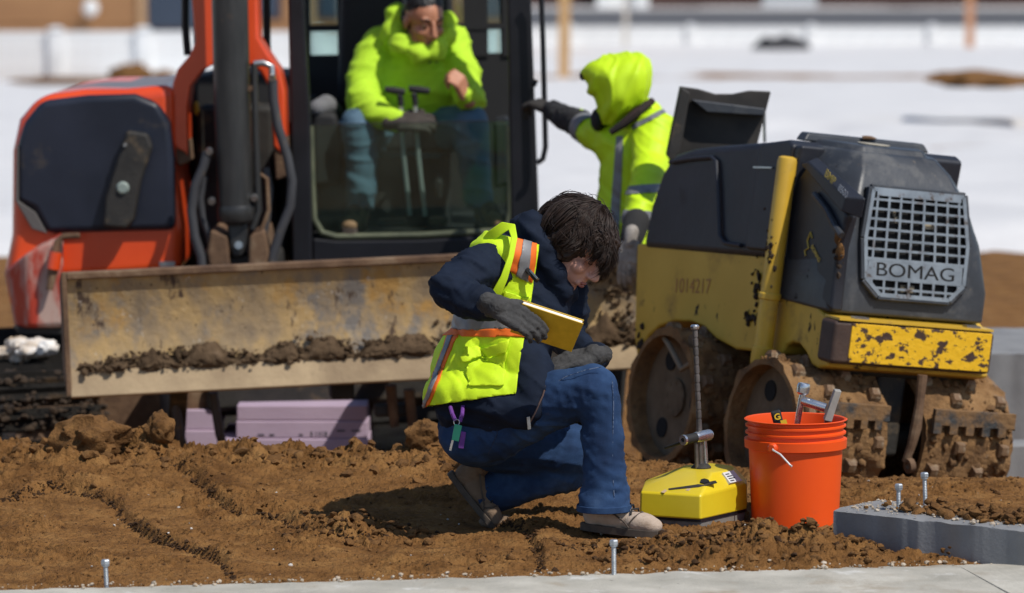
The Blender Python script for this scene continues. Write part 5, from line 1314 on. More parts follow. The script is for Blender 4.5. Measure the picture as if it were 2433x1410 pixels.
def shoe(root, heel, fwd, up, L=.285, upper=SUEDE, k=1.0, ankle=.10, laces=True, flip=False):
    X, Y, Z = basis(fwd, up); ax = (X, Y, Z); k = L / .285
    def h(x, y, z): return np.array(heel) + (X * x + Y * y + Z * z) * k
    m = MB()
    m.ell(h(0, .045, .055), np.array((.036, .044, .050)) * k, ax); m.ell(h(0, .115, .050), np.array((.041, .075, .045)) * k, ax); m.ell(h(0, .205, .040), np.array((.045, .065, .034)) * k, ax)
    m.ell(h(0, .245, .034), np.array((.040, .036, .027)) * k, ax)
    m.cap(h(0, .055, .06), h(0, .05, ankle), .040 * k, .042 * k); m.cap(h(0, .06, .075), h(0, .15, .065), .034 * k, .03 * k)
    sh_ = finish(organic_mesh(m, .005, 4), 'shoe', upper, root, True, 180)
    out = []
    for i in range(24):
        t = 2 * math.pi * i / 24; y = .14 + .145 * math.sin(t); w = .044 * (1 + .12 * math.sin(t)) * abs(math.cos(t)) ** .55 * np.sign(math.cos(t)); out.append((w, y))
    MB().loft([[h(x, y, z) for x, y in out] for z in (0, .012, .024)]).build('sole', SOLE, sh_, True, bevel=.002)
    if laces:
        for y, z, w in ((.135, .112, .024), (.152, .106, .025), (.169, .098, .026), (.186, .088, .027)):
            MB().tube([h(-w, y, z - .022), h(-w * .5, y + .004, z - .006), h(w * .5, y - .004, z - .006), h(w, y, z - .022)], .0036 * k, 6).build('lace', BLKCL, sh_, True)
        for sx in (-1, 1):
            MB().tube([h(sx * .036, .075, .105), h(sx * .043, .125, .072), h(sx * .047, .175, .045), h(sx * .046, .19, .028)], .003, 6).build('seam', SOLE, sh_, True)
        MB().tube([h(-.046, .185, .035), h(-.036, .205, .062), h(0, .212, .075), h(.036, .205, .062), h(.046, .185, .035)], .0028, 6).build('seam', SOLE, sh_, True)
    return sh_

def cut_bm(bm, co, no):
    """remove the side of the plane the normal points to"""
    bmesh.ops.bisect_plane(bm, geom=bm.verts[:] + bm.edges[:] + bm.faces[:], plane_co=Vector(co), plane_no=Vector(no), clear_outer=True)
def view_plane(a, b):
    """plane through the viewpoint line of sight of two photo pixels; normal to the right of a->b in the picture (y down)"""
    n = np.cross(ray(*a), ray(*b)); return CAM, unit(n)
def panel_from(src, cuts, off, name, mat, parent, solid=.0025, keep=None):
    """cloth panel: piece of a garment surface cut by straight seams; cuts = (pixel a, pixel b), the piece lies left of a->b (picture seen with y down)"""
    bm = bmesh.new(); bm.from_mesh(src)
    for a, b in cuts:
        co, no = view_plane(a, b); cut_bm(bm, co, no)
    if keep: 
        for co, no in keep: cut_bm(bm, co, no)
    bm.normal_update()
    for v in bm.verts: v.co += v.normal * off
    me = bpy.data.meshes.new(name); bm.to_mesh(me); bm.free()
    o = finish(me, name, mat, parent, True, 180)
    if solid:
        s = o.modifiers.new('thickness', 'SOLIDIFY'); s.thickness = solid; s.offset = 1
    return o

# ------------------------------------------------------------------ kneeling person with notebook
D0 = 12.0
kb = W(1330, 1275, D0)
kp = thing('person', 'person in navy jacket and lime safety vest kneeling on one knee over a yellow notebook', 'person', (kb[0], kb[1], gz1(kb[0], kb[1])))
hc = W(1362, 590, 12.02); hf = V(.70, -.36, -.60); hu = V(.55, -.12, .83)
def hidden_body(m):
    for ch in ([((1262, 600, 12.06), .055), ((1235, 700, 12.06), .11), ((1185, 860, 12.06), .10), ((1165, 960, 12.08), .11)], [((1180, 625, 11.95), .05), ((1070, 695, 11.77), .04), ((1160, 735, 11.68), .03)],
               [((1330, 670, 12.22), .05), ((1340, 790, 12.42), .04), ((1405, 848, 12.08), .03)], [((1180, 1000, 11.98), .07), ((1415, 930, 11.82), .05), ((1436, 1190, 11.82), .04)], [((1180, 1030, 12.18), .07), ((1425, 1085, 12.22), .05), ((1160, 1175, 12.25), .04)]):
        m.chain([(W(*p), r) for p, r in ch])
h_, hax = head_parts(kp, hc, hf, hu, SKIN1, LIP1, 1.02, neck=W(1285, 610, 12.06), body_extra=hidden_body, closed=True)
HX, HY, HZ = hax
# hair: cap and many locks
hm = MB(); 
hm.ell(h_(0, -.022, .045), (.088, .104, .090), hax, 20, 14); hm.ell(h_(0, -.085, -.03), (.068, .05, .068), hax); hm.ell(h_(-.06, -.02, .0), (.034, .06, .062), hax); hm.ell(h_(.06, -.02, .0), (.034, .06, .062), hax)
hm.ell(h_(0, .068, .078), (.062, .036, .034), hax)
me = organic_mesh(hm, .005, 4); wrinkle(me, .006, 30, (1, 1, 1), seed=3)
hair = finish(me, 'hair', HAIRM, kp, True, 180)
g_ = np.random.default_rng(12); lk = MB()
HC = h_(0, -.012, .040)
for c_i in range(120):
    az = g_.uniform(0, 2 * math.pi); fr_ = max(0, math.cos(az)); bk_ = max(0, -math.cos(az))
    th0 = math.radians(g_.uniform(3, 62)); th1 = math.radians(95 + 26 * bk_ + 26 * (1 - fr_) * (1 - bk_) + 3 * fr_ + g_.normal(0, 8) - 40 * math.exp(-((math.degrees(az) - 56) / 32) ** 2))
    wav = g_.uniform(0, 6.28); amp = g_.uniform(.12, .42); lift = g_.uniform(0, .013); flick = g_.normal(0, .014); fq = g_.uniform(2.5, 5)
    for s_i in range(36):
        da, dt, dl = g_.normal(0, .11), g_.normal(0, .05), g_.normal(0, .0035); R0 = np.array([.090, .107, .094]) + lift + dl; pts = []; rs = []; e_ = th1 + g_.normal(0, .10)
        for j in range(10):
            t = j / 9; th = th0 + dt + (e_ - th0) * t; a2 = az + da * (1 - .55 * t) + amp * math.sin(wav + fq * t) * (.3 + .7 * t)
            p = HC + HX * (R0[0] * math.sin(th) * math.sin(a2)) + HY * (R0[1] * math.sin(th) * math.cos(a2)) + HZ * (R0[2] * math.cos(th))
            o_ = unit(p - HC) * (.006 * math.sin(wav * 2 + 6 * t) + flick * t * t + .012 * t * bk_)
            if t > .55: o_ = o_ + V(0, 0, -.045) * (t - .55)
            pts.append(p + o_); rs.append(.0015 * (1 - .2 * t) * (1 - t ** 5 * .9) * g_.uniform(.7, 1.3))
        lk.tube(pts, rs, 4)
for k in range(90):                                      # loose single hairs
    az = g_.uniform(0, 6.28); th = g_.uniform(.2, 1.9); a2 = az
    p = HC + HX * (.095 * math.sin(th) * math.sin(az)) + HY * (.112 * math.sin(th) * math.cos(az)) + HZ * (.1 * math.cos(th)); o_ = unit(p - HC); tg = unit(np.cross(o_, g_.normal(size=3)))
    lk.tube([p, p + o_ * .012 + tg * .015, p + o_ * .018 + tg * .04, p + o_ * .012 + tg * .062], [.0012, .0011, .0009, .0004], 3)
lk.build('locks', HAIRM, hair, True, smooth=180, fix=False)
# jacket
J = MB()
J.chain([(W(1172, 935, 12.08), .150), (W(1188, 860, 12.06), .140), (W(1222, 740, 12.06), .150), (W(1246, 665, 12.06), .130), (W(1276, 606, 12.06), .088)])
J.ell(W(1140, 880, 12.06), (.12, .17, .15)); J.ell(W(1262, 740, 12.06), (.12, .15, .14)); J.ell(W(1300, 690, 12.08), (.085, .13, .08))
J.chain([(W(1192, 622, 11.96), .082), (W(1125, 650, 11.84), .072), (W(1068, 690, 11.75), .060)]); J.chain([(W(1068, 692, 11.75), .060), (W(1110, 712, 11.69), .052), (W(1162, 730, 11.65), .042)])
J.chain([(W(1320, 668, 12.2), .088), (W(1345, 740, 12.3), .07), (W(1338, 800, 12.42), .058)]); J.chain([(W(1338, 800, 12.42), .058), (W(1405, 848, 12.08), .042)])
J.chain([(W(1370, 690, 12.15), .04), (W(1345, 740, 12.15), .06)])
J.chain([(W(1245, 880, 11.95), .09), (W(1268, 930, 11.865), .064), (W(1264, 970, 11.83), .044), (W(1255, 1003, 11.822), .020)]); J.chain([(W(1120, 950, 11.99), .115), (W(1190, 952, 11.915), .10), (W(1242, 978, 11.85), .058)])
# hood and collar folded round the neck
for px, py, d, r in ((1248, 560, 12.06, .062), (1262, 540, 12.0, .045), (1262, 548, 12.12, .045), (1290, 600, 11.965, .046), (1318, 650, 11.965, .040), (1336, 690, 11.985, .034), (1300, 600, 12.17, .046), (1345, 660, 12.17, .040), (1352, 700, 12.08, .032)): J.ell(W(px, py, d), r)
J.chain([(W(1262, 545, 11.99), .04), (W(1300, 618, 11.955), .036), (W(1330, 680, 11.97), .03)])
jme = organic_mesh(J, .0075, 5); folds(jme, .006, 16, V(.3, 0, 1), 2); folds(jme, .009, 26, W(1066, 696, 11.75) - W(1160, 620, 11.9), 3, W(1080, 680, 11.78), .13); folds(jme, .006, 34, W(1162, 732, 11.65) - W(1066, 696, 11.75), 4, W(1130, 725, 11.67), .09); folds(jme, .0025, 50, V(.6, 0, .8), 5)
finish(jme, 'jacket', NAVYJ, kp, True, 180)
z0, z1 = W(1300, 905, 11.90), W(1257, 1004, 11.925)
MB().tube([W(1300, 905, 11.83), W(1290, 940, 11.80), W(1272, 980, 11.79), W(1258, 1006, 11.80)], .0025, 6).build('zipper', M('zip_brown', (.10, .06, .05), rough=.5), kp, True)
MB().prism([W(1251, 992, 11.785), W(1259, 990, 11.785), W(1262, 1020, 11.785), W(1254, 1022, 11.785)], (0, .004, 0)).build('zip_pull', STEEL, kp, True, bevel=.001)
# vest: offset surface of the torso without sleeves, cut along its seams
T = MB()
T.chain([(W(1170, 940, 12.07), .160), (W(1186, 860, 12.06), .152), (W(1220, 740, 12.06), .163), (W(1240, 668, 12.06), .146), (W(1256, 630, 12.06), .11)])
T.ell(W(1135, 900, 12.06), (.135, .18, .17)); T.ell(W(1118, 940, 12.05), (.13, .18, .10)); T.ell(W(1260, 740, 12.06), (.125, .162, .145)); T.ell(W(1210, 930, 12.0), (.10, .14, .10))
T.chain([(W(1205, 612, 11.96), .098), (W(1250, 640, 12.06), .12)]); T.chain([(W(1310, 668, 12.18), .095), (W(1250, 640, 12.06), .12)])
T.chain([(W(1120, 948, 11.99), .128), (W(1190, 940, 11.935), .112), (W(1232, 930, 11.91), .085)]); T.chain([(W(1245, 880, 11.95), .104), (W(1225, 800, 11.97), .11)])
T.chain([(W(1190, 640, 11.95), .085), (W(1215, 720, 11.98), .09)])
tme = organic_mesh(T, .008, 7); folds(tme, .008, 10, V(.4, 0, 1), 5); folds(tme, .003, 26, V(.7, 0, .7), 6); folds(tme, .004, 13, V(1, 0, -.3), 8, W(1150, 880, 11.9), .16)
HEM = ((1235, 934), (1008, 966)); FRONT1 = ((1282, 560), (1262, 760)); FRONT2 = ((1272, 790), (1226, 940))
fr_n = unit(np.cross(ray(1282, 560), ray(1262, 760)))
vb = bmesh.new(); vb.from_mesh(tme)
def cutpx(bm, a, b):
    n = np.cross(ray(*a), ray(*b)); cut_bm(bm, CAM, unit(n))
# side of removal is chosen by a test pixel that must stay
def cut_keep(bm, a, b, keep):
    n = unit(np.cross(ray(*a), ray(*b)))
    if np.dot(n, ray(*keep)) > 0: n = -n
    cut_bm(bm, CAM, n)
def cloth(name, segs, keep, off, mat, parent, src=tme, near=None, solid=.0025):
    off += .008
    bm = bmesh.new(); bm.from_mesh(src)
    for a, b in segs: cut_keep(bm, a, b, keep)
    if near is not None: cut_bm(bm, V(0, near, 0), V(0, 1, 0))
    bm.normal_update()
    for v in bm.verts: v.co += v.normal * off
    me = bpy.data.meshes.new(name); bm.to_mesh(me); bm.free()
    o = finish(me, name, mat, parent, True, 180)
    if solid: s = o.modifiers.new('thickness', 'SOLIDIFY'); s.thickness = solid; s.offset = 1
    return o
NK = ((1120, 545), (1290, 590))      # collar line
vest = cloth('vest', [HEM, ((1279, 560), (1262, 680)), NK], (1180, 800), 0, HIVIS, kp)
# lower front corner hangs a little further back
bmv = bmesh.new(); bmv.from_mesh(vest.data); bmv.transform(world_m(kp)); cut_keep(bmv, (1278, 740), (1227, 936), (1150, 850)); bmv.transform(world_m(kp).inverted()); bmv.to_mesh(vest.data); bmv.free()
K = 12.06
cloth('reflective_band', [((1060, 748), (1230, 752)), ((1060, 786), (1240, 782)), ((1262, 700), (1250, 800))], (1150, 768), .003, REFL, vest, near=None)
cloth('orange_band', [((1060, 786), (1240, 782)), ((1050, 803), (1240, 802)), ((1262, 700), (1256, 810))], (1150, 794), .003, ORNG, vest)
cloth('orange_band', [((1060, 738), (1240, 742)), ((1060, 748), (1230, 752)), ((1262, 700), (1256, 810))], (1150, 745), .003, ORNG, vest)
# slanting strips down the back edge
cloth('orange_strip', [((1093, 800), (1028, 962)), ((1070, 800), (1012, 962)), ((1050, 804), (1240, 803)), HEM], (1060, 850), .003, ORNG, vest, near=K)
cloth('reflective_strip', [((1085, 800), (1022, 962)), ((1074, 800), (1014, 962)), ((1050, 804), (1240, 803)), HEM], (1058, 850), .006, REFL, vest, near=K)
# strips over the near shoulder
cloth('orange_strip', [((1224, 560), (1206, 650)), ((1268, 590), (1258, 685)), ((1200, 632), (1260, 672)), NK], (1242, 610), .004, ORNG, vest, near=K)
cloth('reflective_strip', [((1242, 560), (1222, 655)), ((1256, 580), (1246, 680)), ((1200, 634), (1260, 674)), NK], (1244, 610), .007, REFL, vest, near=K)
# pocket and its flap, hem piping
cloth('pocket', [((1196, 840), (1110, 868)), ((1110, 860), (1116, 925)), ((1212, 830), (1196, 922)), ((1100, 926), (1220, 916))], (1155, 885), .006, HIVIS, vest, near=K, solid=.004)
cloth('pocket_flap', [((1210, 812), (1100, 838)), ((1100, 830), (1106, 870)), ((1214, 810), (1206, 850)), ((1104, 862), (1210, 838))], (1155, 842), .012, HIVIS, vest, near=K, solid=.004)
cloth('chest_pocket', [((1196, 690), (1270, 712)), ((1200, 640), (1196, 730)), ((1262, 660), (1246, 735)), ((1190, 732), (1260, 736))], (1225, 715), .006, HIVIS, vest, near=K, solid=.004)
# shoulder loop of the vest round the sleeve
arm_pts = [W(1143, 586, 11.93), W(1165, 562, 11.885), W(1196, 540, 11.87), W(1216, 540, 11.86), W(1222, 565, 11.83), W(1214, 610, 11.80), W(1198, 660, 11.79), W(1176, 705, 11.80), W(1160, 740, 11.82)]
rib = MB()
rg = []
for i, p in enumerate(arm_pts):
    t = unit(arm_pts[min(i + 1, len(arm_pts) - 1)] - arm_pts[max(0, i - 1)]); o_ = unit(V(0, -1, .25)); a_ = unit(np.cross(t, o_))
    w = .012 + .004 * math.sin(i); rg.append([p - a_ * w - o_ * .004, p + a_ * w - o_ * .004, p + a_ * w + o_ * .004, p - a_ * w + o_ * .004])
rib.loft(rg).build('armhole_edging', HIVIS, vest, True, bevel=.002)
dc = W(1266, 652, 11.86); MB().bar(W(1252, 640, 11.87), W(1277, 668, 11.85), .014, .02, up=(0, 1, 0)).build('mic_clip', BLKCL, vest, True, bevel=.003)
MB().bar(W(1260, 644, 11.86), W(1278, 664, 11.84), .006, .012, up=(0, 1, 0)).build('mic_plate', STEEL, vest, True, bevel=.001)
# jeans
JN = MB()
JN.chain([(W(1160, 985, 12.08), .135), (W(1140, 1015, 12.06), .125)]); JN.ell(W(1126, 1035, 12.0), (.105, .12, .09)); JN.ell(W(1130, 1040, 12.15), (.10, .11, .085))
JN.chain([(W(1175, 1010, 11.97), .108), (W(1300, 958, 11.89), .086), (W(1412, 924, 11.82), .072)])
JN.chain([(W(1412, 924, 11.82), .072), (W(1430, 1000, 11.82), .060), (W(1434, 1090, 11.82), .060)]); JN.tube([W(1434, 1085, 11.82), W(1436, 1150, 11.82), W(1436, 1212, 11.82)], [.060, .066, .077], 20)
JN.chain([(W(1180, 1040, 12.18), .105), (W(1310, 1062, 12.21), .09), (W(1425, 1085, 12.22), .076)]); JN.chain([(W(1425, 1085, 12.22), .076), (W(1300, 1125, 12.23), .070)])
JN.tube([W(1320, 1120, 12.23), W(1230, 1147, 12.24), W(1140, 1176, 12.25)], [.068, .066, .068], 20)
jn = organic_mesh(JN, .0075, 4); folds(jn, .004, 14, V(.2, 0, 1), 12); folds(jn, .007, 30, V(.9, 0, .4), 13, W(1390, 985, 11.85), .10); folds(jn, .007, 34, V(0, 0, 1), 14, W(1437, 1180, 11.82), .09); folds(jn, .008, 26, V(1, 0, -.3), 15, W(1330, 1120, 12.2), .12); folds(jn, .006, 22, V(.6, 0, .8), 16, W(1220, 1010, 11.9), .15); folds(jn, .0015, 60, V(.3, .2, 1), 17)
jeans = finish(jn, 'jeans', DENIM, kp, True, 180)
MB().lathe([(.0795, 0), (.0815, .002), (.0815, .018), (.0795, .02)], W(1436, 1214, 11.82), (-.01, 0, 1), 28).build('hem', DENIM, jeans, True)
ax_l = unit(W(1230, 1147, 12.24) - W(1140, 1176, 12.25)); MB().lathe([(.068, 0), (.070, .002), (.070, .018), (.068, .02)], W(1139, 1176, 12.25), ax_l, 28).build('hem', DENIM, jeans, True)
MB().tube([W(1455, 905, 11.768), W(1458, 960, 11.768), W(1456, 1040, 11.766), W(1455, 1110, 11.766), W(1460, 1190, 11.756)], .0011, 6).build('side_seam', STITCH, jeans, True)
MB().tube([W(1308, 918, 11.82), W(1345, 895, 11.79), W(1390, 880, 11.77), W(1430, 872, 11.765)], .0011, 6).build('inner_seam', STITCH, jeans, True)
MB().tube([W(1130, 955, 11.945), W(1175, 985, 11.865), W(1182, 1030, 11.858), W(1160, 1080, 11.88)], .0009, 6).build('pocket_seam', M('dark_stitch', (.02, .03, .055), rough=.8), jeans, True)
# shoes
gy = gz1(*W(1440, 1265, 11.8)[:2])
hl = W(1385, 1262, 11.88); hl[2] = gy + .012
shoe(kp, hl, V(.80, -.48, -.02), V(0, 0, 1), .265, SUEDE)
shoe(kp, W(1064, 1128, 12.22), unit(W(1160, 1244, 12.22) - W(1064, 1128, 12.22)) + V(0, -.08, 0), V(.75, -.1, .66), .225, SUEDE_D, ankle=.12)
tb = MB(); tb.ell(W(1180, 1240, 12.22), (.055, .042, .024)); organic('toe_cap', tb, SUEDE_D, kp, .005, 3)
# hands
R_w = W(1180, 728, 11.600); R_f = V(.88, -.10, -.47); R_b = V(.10, -.80, .45)
gm = hand_mesh(MB(), R_w, R_f, R_b, -1, curl=(.30, .34, .38, .42), tcurl=.2, k=.98, spread=-.02, tout=.45)
gm.cap(W(1150, 724, 11.655), R_w, .036, .034)
organic('glove', gm, GLOVE, kp, .0035, 3, [dict(amp=.0012, scale=55, seed=4)])
L_w = W(1412, 846, 12.0); L_f = V(-.93, -.33, -.12); L_b = V(-.08, -.45, .88)
gm = hand_mesh(MB(), L_w, L_f, L_b, -1, curl=(.22, .30, .34, .38), tcurl=.4, k=1.0, tout=.5)
gm.cap(W(1420, 850, 12.06), L_w, .038, .035)
organic('glove', gm, GLOVE, kp, .0035, 3, [dict(amp=.0012, scale=55, seed=9)])
MB().lathe([(.034, 0), (.042, .004), (.044, .04), (.036, .05)], W(1411, 846, 12.0), unit(W(1425, 850, 12.1) - W(1410, 846, 12.0)), 20).build('cuff', NAVYJ, kp, True)

# notebook held in the near hand
bA = W(1240, 722, 11.615); e1_ = unit(V(.179, .012, -.060)); e2_ = unit(V(-.012, .062, -.092)); e2_ = unit(e2_ - e1_ * np.dot(e1_, e2_)); e3 = np.cross(e1_, e2_); e3 = e3 if e3[1] > 0 else -e3
NBW, NBH, NBT = .186, .112, .019
nb = thing('notebook', 'yellow hardcover field notebook held in the kneeling person\'s gloved hand', 'notebook', tuple(bA))
GOLD = M('notebook_gold', [(.3, (.56, .34, .012)), (.7, (.68, .42, .02))], scale=40, rough=.5, bump=.3, bscale=350, bdist=.002)
def nbp(u, v, w): return bA + e1_ * u + e2_ * v + e3 * w
def slab(u0, u1, v0, v1, w0, w1): return MB().loft([[nbp(u0, v0, w), nbp(u1, v0, w), nbp(u1, v1, w), nbp(u0, v1, w)] for w in (w0, w1)])
slab(0, NBW, 0, NBH, 0, .0035).build('cover', GOLD, nb, True, bevel=.0015); slab(0, NBW, 0, NBH, NBT - .0035, NBT).build('cover', GOLD, nb, True, bevel=.0015)
slab(.004, NBW - .004, .003, NBH - .001, .0036, NBT - .0036).build('pages', M('paper', (.80, .78, .72), scale=200, rough=.9, stretch=(1, 40, 40)), nb, True)
slab(0, NBW, NBH - .003, NBH, .0, NBT).build('spine', GOLD, nb, True)

# keys at the hip
kk = thing('key_bunch', 'bunch of keys on purple straps with a green tag at the person\'s hip', 'keys', tuple(W(1085, 1030, 11.84)))
PUR = M('purple_strap', (.14, .035, .25), scale=60, rough=.7, bump=.3, bscale=200)
dk = 11.835
MB().tube([W(1070, 968, dk + .03), W(1075, 985, dk), W(1082, 1000, dk)], .006, 8).build('strap', PUR, kk, True); MB().tube([W(1100, 966, dk + .03), W(1098, 985, dk), W(1093, 1002, dk)], .006, 8).build('strap', PUR, kk, True)
MB().bar(W(1101, 1026, dk - .003), W(1095, 1066, dk), .016, .006, up=(0, 1, 0)).build('strap', PUR, kk, True, bevel=.002)
MB().prism([W(1080, 1008, dk - .008), W(1098, 1012, dk - .008), W(1090, 1050, dk - .008), W(1073, 1046, dk - .008)], (0, .006, 0)).build('key_tag', M('green_plastic', (.03, .36, .20), rough=.4), kk, True, bevel=.0015)
MB().prism([W(1073, 1046, dk - .006), W(1078, 1047, dk - .006), W(1072, 1072, dk - .006), W(1067, 1070, dk - .006)], (0, .003, 0)).build('key', SIL, kk, True)
MB().tube([W(1085 + 7 * math.cos(t), 1004 + 7 * math.sin(t), dk - .004) for t in np.linspace(0, 6.2, 14)], .0016, 6).build('ring', SIL, kk, True)

# ------------------------------------------------------------------ operator seated in the cab
D1 = 17.15
ob = W(985, 545, D1)
op = thing('person', 'seated operator in a lime hooded sweatshirt and jeans inside the excavator cab', 'person', tuple(ob))
oc = W(1008, 50, 17.02)
def hidden2(m):
    m.chain([(W(985, 110, 17.12), .06), (W(980, 200, 17.25), .12), (W(975, 290, 17.3), .13)])
h2, hax2 = head_parts(op, oc, V(.42, -.80, -.36), V(.10, -.30, .94), SKIN2, LIP2, 1.02, neck=W(985, 130, 17.12), body_extra=hidden2)
hb = MB(); hb.ell(h2(0, -.030, .066), (.080, .094, .070), hax2, 20, 12); hb.ell(h2(0, -.06, .0), (.078, .06, .07), hax2); me = organic_mesh(hb, .006, 3); wrinkle(me, .003, 60); finish(me, 'hair', HAIRB, op, True, 180)
S = MB()
S.chain([(W(985, 130, 17.15), .105), (W(985, 190, 17.22), .16), (W(975, 255, 17.27), .165), (W(970, 300, 17.3), .165)]); S.ell(W(1025, 200, 17.2), (.14, .14, .16)); S.ell(W(935, 190, 17.22), (.14, .14, .16))
S.chain([(W(905, 110, 17.2), .09), (W(985, 100, 17.18), .10), (W(1075, 105, 17.2), .085)])
S.chain([(W(892, 130, 17.18), .088), (W(862, 220, 17.08), .078), (W(866, 255, 16.98), .068)]); S.chain([(W(862, 240, 17.0), .078), (W(905, 275, 16.92), .064), (W(940, 290, 16.87), .05)])
S.chain([(W(1078, 125, 17.18), .082), (W(1105, 190, 17.1), .070), (W(1114, 235, 17.0), .062)]); S.chain([(W(1118, 232, 17.0), .068), (W(1108, 236, 16.92), .05), (W(1106, 226, 16.88), .043)])
for px, py, d, r in ((945, 40, 17.12, .06), (935, 75, 17.1, .06), (955, 105, 17.02, .055), (995, 125, 16.99, .05), (1035, 118, 17.0, .05), (1060, 85, 17.06, .05), (1062, 55, 17.12, .05), (1000, 60, 17.2, .1)): S.ell(W(px, py, d), r)
me = organic_mesh(S, .010, 6); folds(me, .007, 9, V(.3, 0, 1), 21); folds(me, .006, 20, V(-.5, 0, .8), 22)
sw = finish(me, 'sweatshirt', HIVIS2, op, True, 180)
pc = W(1030, 150, 17.02)
MB().tube([W(1018, 150, 17.0), W(1028, 144, 16.99), W(1038, 148, 16.99), W(1046, 142, 17.0)], .004, 6).build('chest_mark', INK, sw, True)
T2 = MB()
T2.chain([(W(970, 320, 17.3), .15), (W(900, 315, 17.15), .10), (W(853, 300, 16.96), .082)]); T2.chain([(W(853, 300, 16.96), .082), (W(860, 400, 16.95), .066)]); T2.tube([W(860, 390, 16.95), W(858, 440, 16.95), W(856, 498, 16.95)], [.066, .062, .060], 18)
T2.chain([(W(975, 325, 17.3), .15), (W(1060, 310, 17.15), .10), (W(1118, 300, 16.96), .082)]); T2.chain([(W(1118, 300, 16.96), .082), (W(1128, 400, 16.95), .066)]); T2.tube([W(1128, 390, 16.95), W(1134, 440, 16.95), W(1140, 492, 16.95)], [.066, .062, .060], 18)
me = organic_mesh(T2, .009, 4); folds(me, .006, 16, V(.2, 0, 1), 31); finish(me, 'jeans', DENIM_L, op, True, 180)
shoe(op, W(858, 542, 17.0), V(-.15, -1, -.02), V(0, 0, 1), .29, WORK, ankle=.11); shoe(op, W(1138, 536, 17.0), V(.35, -1, -.02), V(0, 0, 1), .29, WORK, ankle=.11)
gm = hand_mesh(MB(), W(942, 292, 16.85), V(.93, -.10, .05), V(-.05, -.85, .5), -1, curl=(.45, .5, .5, .55), tcurl=.5, k=1.08, tout=.5); organic('glove', gm, M('brown_glove', [(.3, (.035, .028, .024)), (.7, (.075, .060, .050))], scale=25, rough=.9), op, .0045, 3)
gm = hand_mesh(MB(), W(1108, 230, 16.87), V(-.35, -.45, .80), V(.75, -.55, .1), 1, curl=(.95, 1.0, 1.05, 1.1), tcurl=1.0, k=.98, tout=.5); organic('hand', gm, SKIN2, op, .0045, 3)

# ------------------------------------------------------------------ hooded worker standing by the cab
D2 = 15.75
sx_, sy_ = W(1500, 600, D2)[0], D2
sp_ = thing('person', 'standing worker in a lime hooded coat gripping the cab handle, seen from behind', 'person', (sx_, sy_, gz1(sx_, sy_)))
Hd = MB()
def hid3(m):
    m.chain([(W(1458, 200, D2), .095), (W(1480, 260, D2 + .04), .05), (W(1515, 340, D2 + .05), .085), (W(1505, 520, D2 + .04), .09)])
b3 = MB(); hid3(b3); organic('body', b3, SKIN2, sp_, .01, 4)
Cc = MB()
Cc.chain([(W(1520, 305, D2 + .03), .120), (W(1512, 380, D2 + .03), .138), (W(1500, 480, D2 + .03), .142), (W(1490, 570, D2 + .03), .150), (W(1488, 620, D2 + .03), .15)])
Cc.ell(W(1550, 300, D2), (.075, .12, .07)); Cc.ell(W(1460, 345, D2 + .06), (.08, .12, .10))
Cc.chain([(W(1438, 320, D2 + .1), .075), (W(1408, 318, D2 + .2), .062), (W(1372, 292, D2 + .3), .052)])                 # arm to the handle
Cc.chain([(W(1556, 318, D2 - .12), .086), (W(1548, 400, D2 - .25), .076), (W(1534, 450, D2 - .42), .068)]); Cc.chain([(W(1534, 450, D2 - .42), .068), (W(1515, 520, D2 - .62), .056)])
me = organic_mesh(Cc, .009, 5); folds(me, .009, 9, V(.3, 0, 1), 41); folds(me, .004, 20, V(.6, 0, .8), 42)
coat_me = me.copy(); coat = finish(me, 'coat', HIVIS3, sp_, True, 180)
Hh_ = MB()
HO = [(1388, 172), (1402, 150), (1438, 130), (1480, 117), (1520, 124), (1543, 158), (1547, 215), (1534, 252), (1505, 276), (1472, 296), (1442, 304), (1424, 286), (1410, 244), (1396, 200)]
def hoodring(k, dd, sh=(0, 0)): return [W(1474 + (x - 1474) * k + sh[0], 208 + (y - 208) * k + sh[1], D2 + dd) for x, y in HO]
Hh_.loft([hoodring(.35, -.155, (18, 0)), hoodring(.66, -.13, (12, 0)), hoodring(.88, -.08, (5, 0)), hoodring(.99, -.01), hoodring(.93, .06), hoodring(.7, .12), hoodring(.3, .14)])
me = organic_mesh(Hh_, .008, 8); folds(me, .009, 12, V(.8, 0, -.6), 44); folds(me, .005, 22, V(.9, 0, -.2), 45); finish(me, 'hood', HIVIS3, sp_, True, 180)
MB().tube([W(1450, 316, D2 - .115), W(1482, 294, D2 - .12), W(1517, 265, D2 - .115), W(1550, 240, D2 - .06)], [.012, .017, .018, .014], 12).build('collar', M('dark_collar', [(.3, (.012, .010, .010)), (.7, (.035, .012, .012))], scale=12, rough=.9), sp_, True)
MB().ell(W(1420, 285, D2 + .03), (.028, .07, .045)).build('face_gaiter', BLKCL, sp_, True)
MB().ell(W(1386, 180, D2), (.016, .03, .02)).build('cap_brim', BLKCL, sp_, True)
F_ = MB(); F_.chain([(W(1378, 294, D2 + .28), .056), (W(1345, 282, D2 + .42), .050), (W(1312, 262, D2 + .58), .040)]); organic('forearm', F_, BLKCL, sp_, .008, 4, [dict(amp=.004, scale=14)])
MB().lathe([(.058, 0), (.060, .004), (.060, .05), (.058, .054)], W(1398, 312, D2 + .22), unit(W(1372, 292, D2 + .3) - W(1408, 318, D2 + .2)), 24).build('cuff_band', REFL, sp_, True)
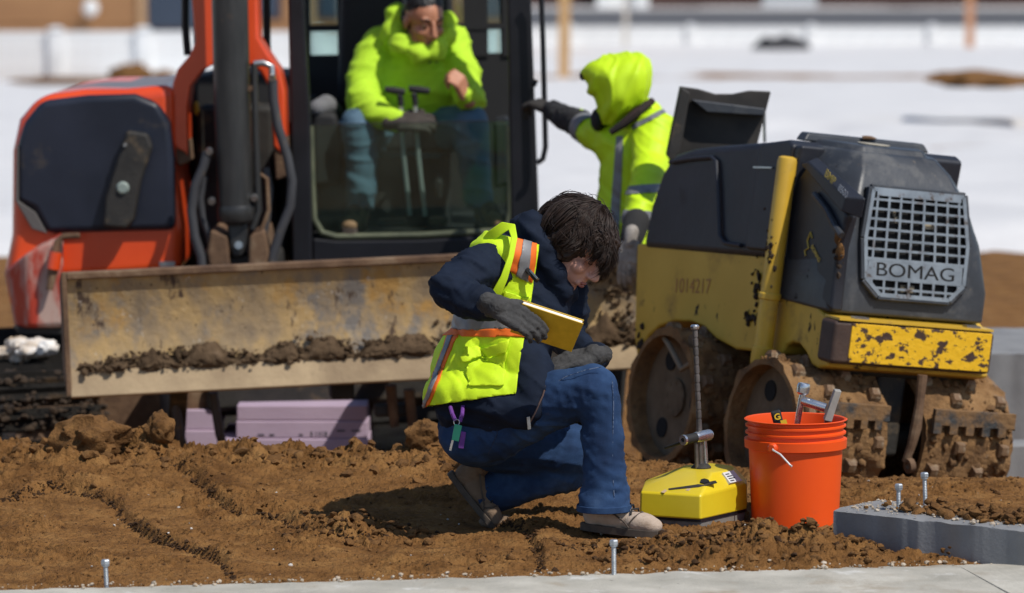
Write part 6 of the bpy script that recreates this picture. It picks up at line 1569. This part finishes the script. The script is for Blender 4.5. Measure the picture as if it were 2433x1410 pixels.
gm = hand_mesh(MB(), W(1312, 262, D2 + .6), V(-.75, .45, .30), V(.1, -.3, .9), 1, curl=(.7, .7, .75, .75), tcurl=.6, k=1.05); organic('glove', gm, M('dark_glove', (.03, .026, .022), rough=.9), sp_, .0045, 3)
F_ = MB(); F_.chain([(W(1512, 528, D2 - .66), .052), (W(1500, 570, D2 - .74), .044)]); organic('forearm', F_, BLKCL, sp_, .007, 4)
gm = hand_mesh(MB(), W(1499, 570, D2 - .76), V(-.10, -.05, -1), V(-.3, -.95, 0), 1, curl=(.22, .25, .28, .3), tcurl=.3, k=1.0, tout=.4); organic('glove', gm, GLOVE2, sp_, .004, 3)
def band(name, segs, keep, off, mat, near=None, far=None):
    bm = bmesh.new(); bm.from_mesh(coat_me)
    for a, b in segs: cut_keep(bm, a, b, keep)
    if near: cut_bm(bm, V(0, near, 0), V(0, 1, 0))
    if far: cut_bm(bm, V(0, far, 0), V(0, -1, 0))
    bm.normal_update()
    for v in bm.verts: v.co += v.normal * off
    me = bpy.data.meshes.new(name); bm.to_mesh(me); bm.free(); finish(me, name, mat, coat, True, 180)
band('sleeve_band', [((1480, 445), (1600, 435)), ((1480, 465), (1600, 455))], (1540, 450), .004, REFL, near=D2 - .2)
band('sleeve_band', [((1470, 500), (1600, 505)), ((1470, 530), (1600, 535))], (1530, 515), .004, REFL, near=D2 - .2)
band('back_strip', [((1466, 320), (1452, 500)), ((1482, 320), (1474, 500)), ((1400, 325), (1600, 325))], (1468, 420), .004, REFL)
band('shoulder_strip', [((1500, 300), (1560, 268)), ((1500, 312), (1560, 280)), ((1498, 280), (1508, 330))], (1530, 290), .004, REFL)
Pt = MB(); gzz = gz1(sx_, sy_)
for s in (-1, 1): Pt.chain([(W(1488 + s * 26, 620, D2 + .03), .12), (V(sx_ + s * .10, sy_ + .02, (W(1488, 620, D2)[2] + gzz) / 2), .085), (V(sx_ + s * .11, sy_ + .02, gzz + .1), .07)])
organic('trousers', Pt, BLKCL, sp_, .012, 4)
for s in (-1, 1): shoe(sp_, V(sx_ + s * .11, sy_ + .06, gzz), V(s * .15, -1, 0), V(0, 0, 1), .29, WORK, laces=False)
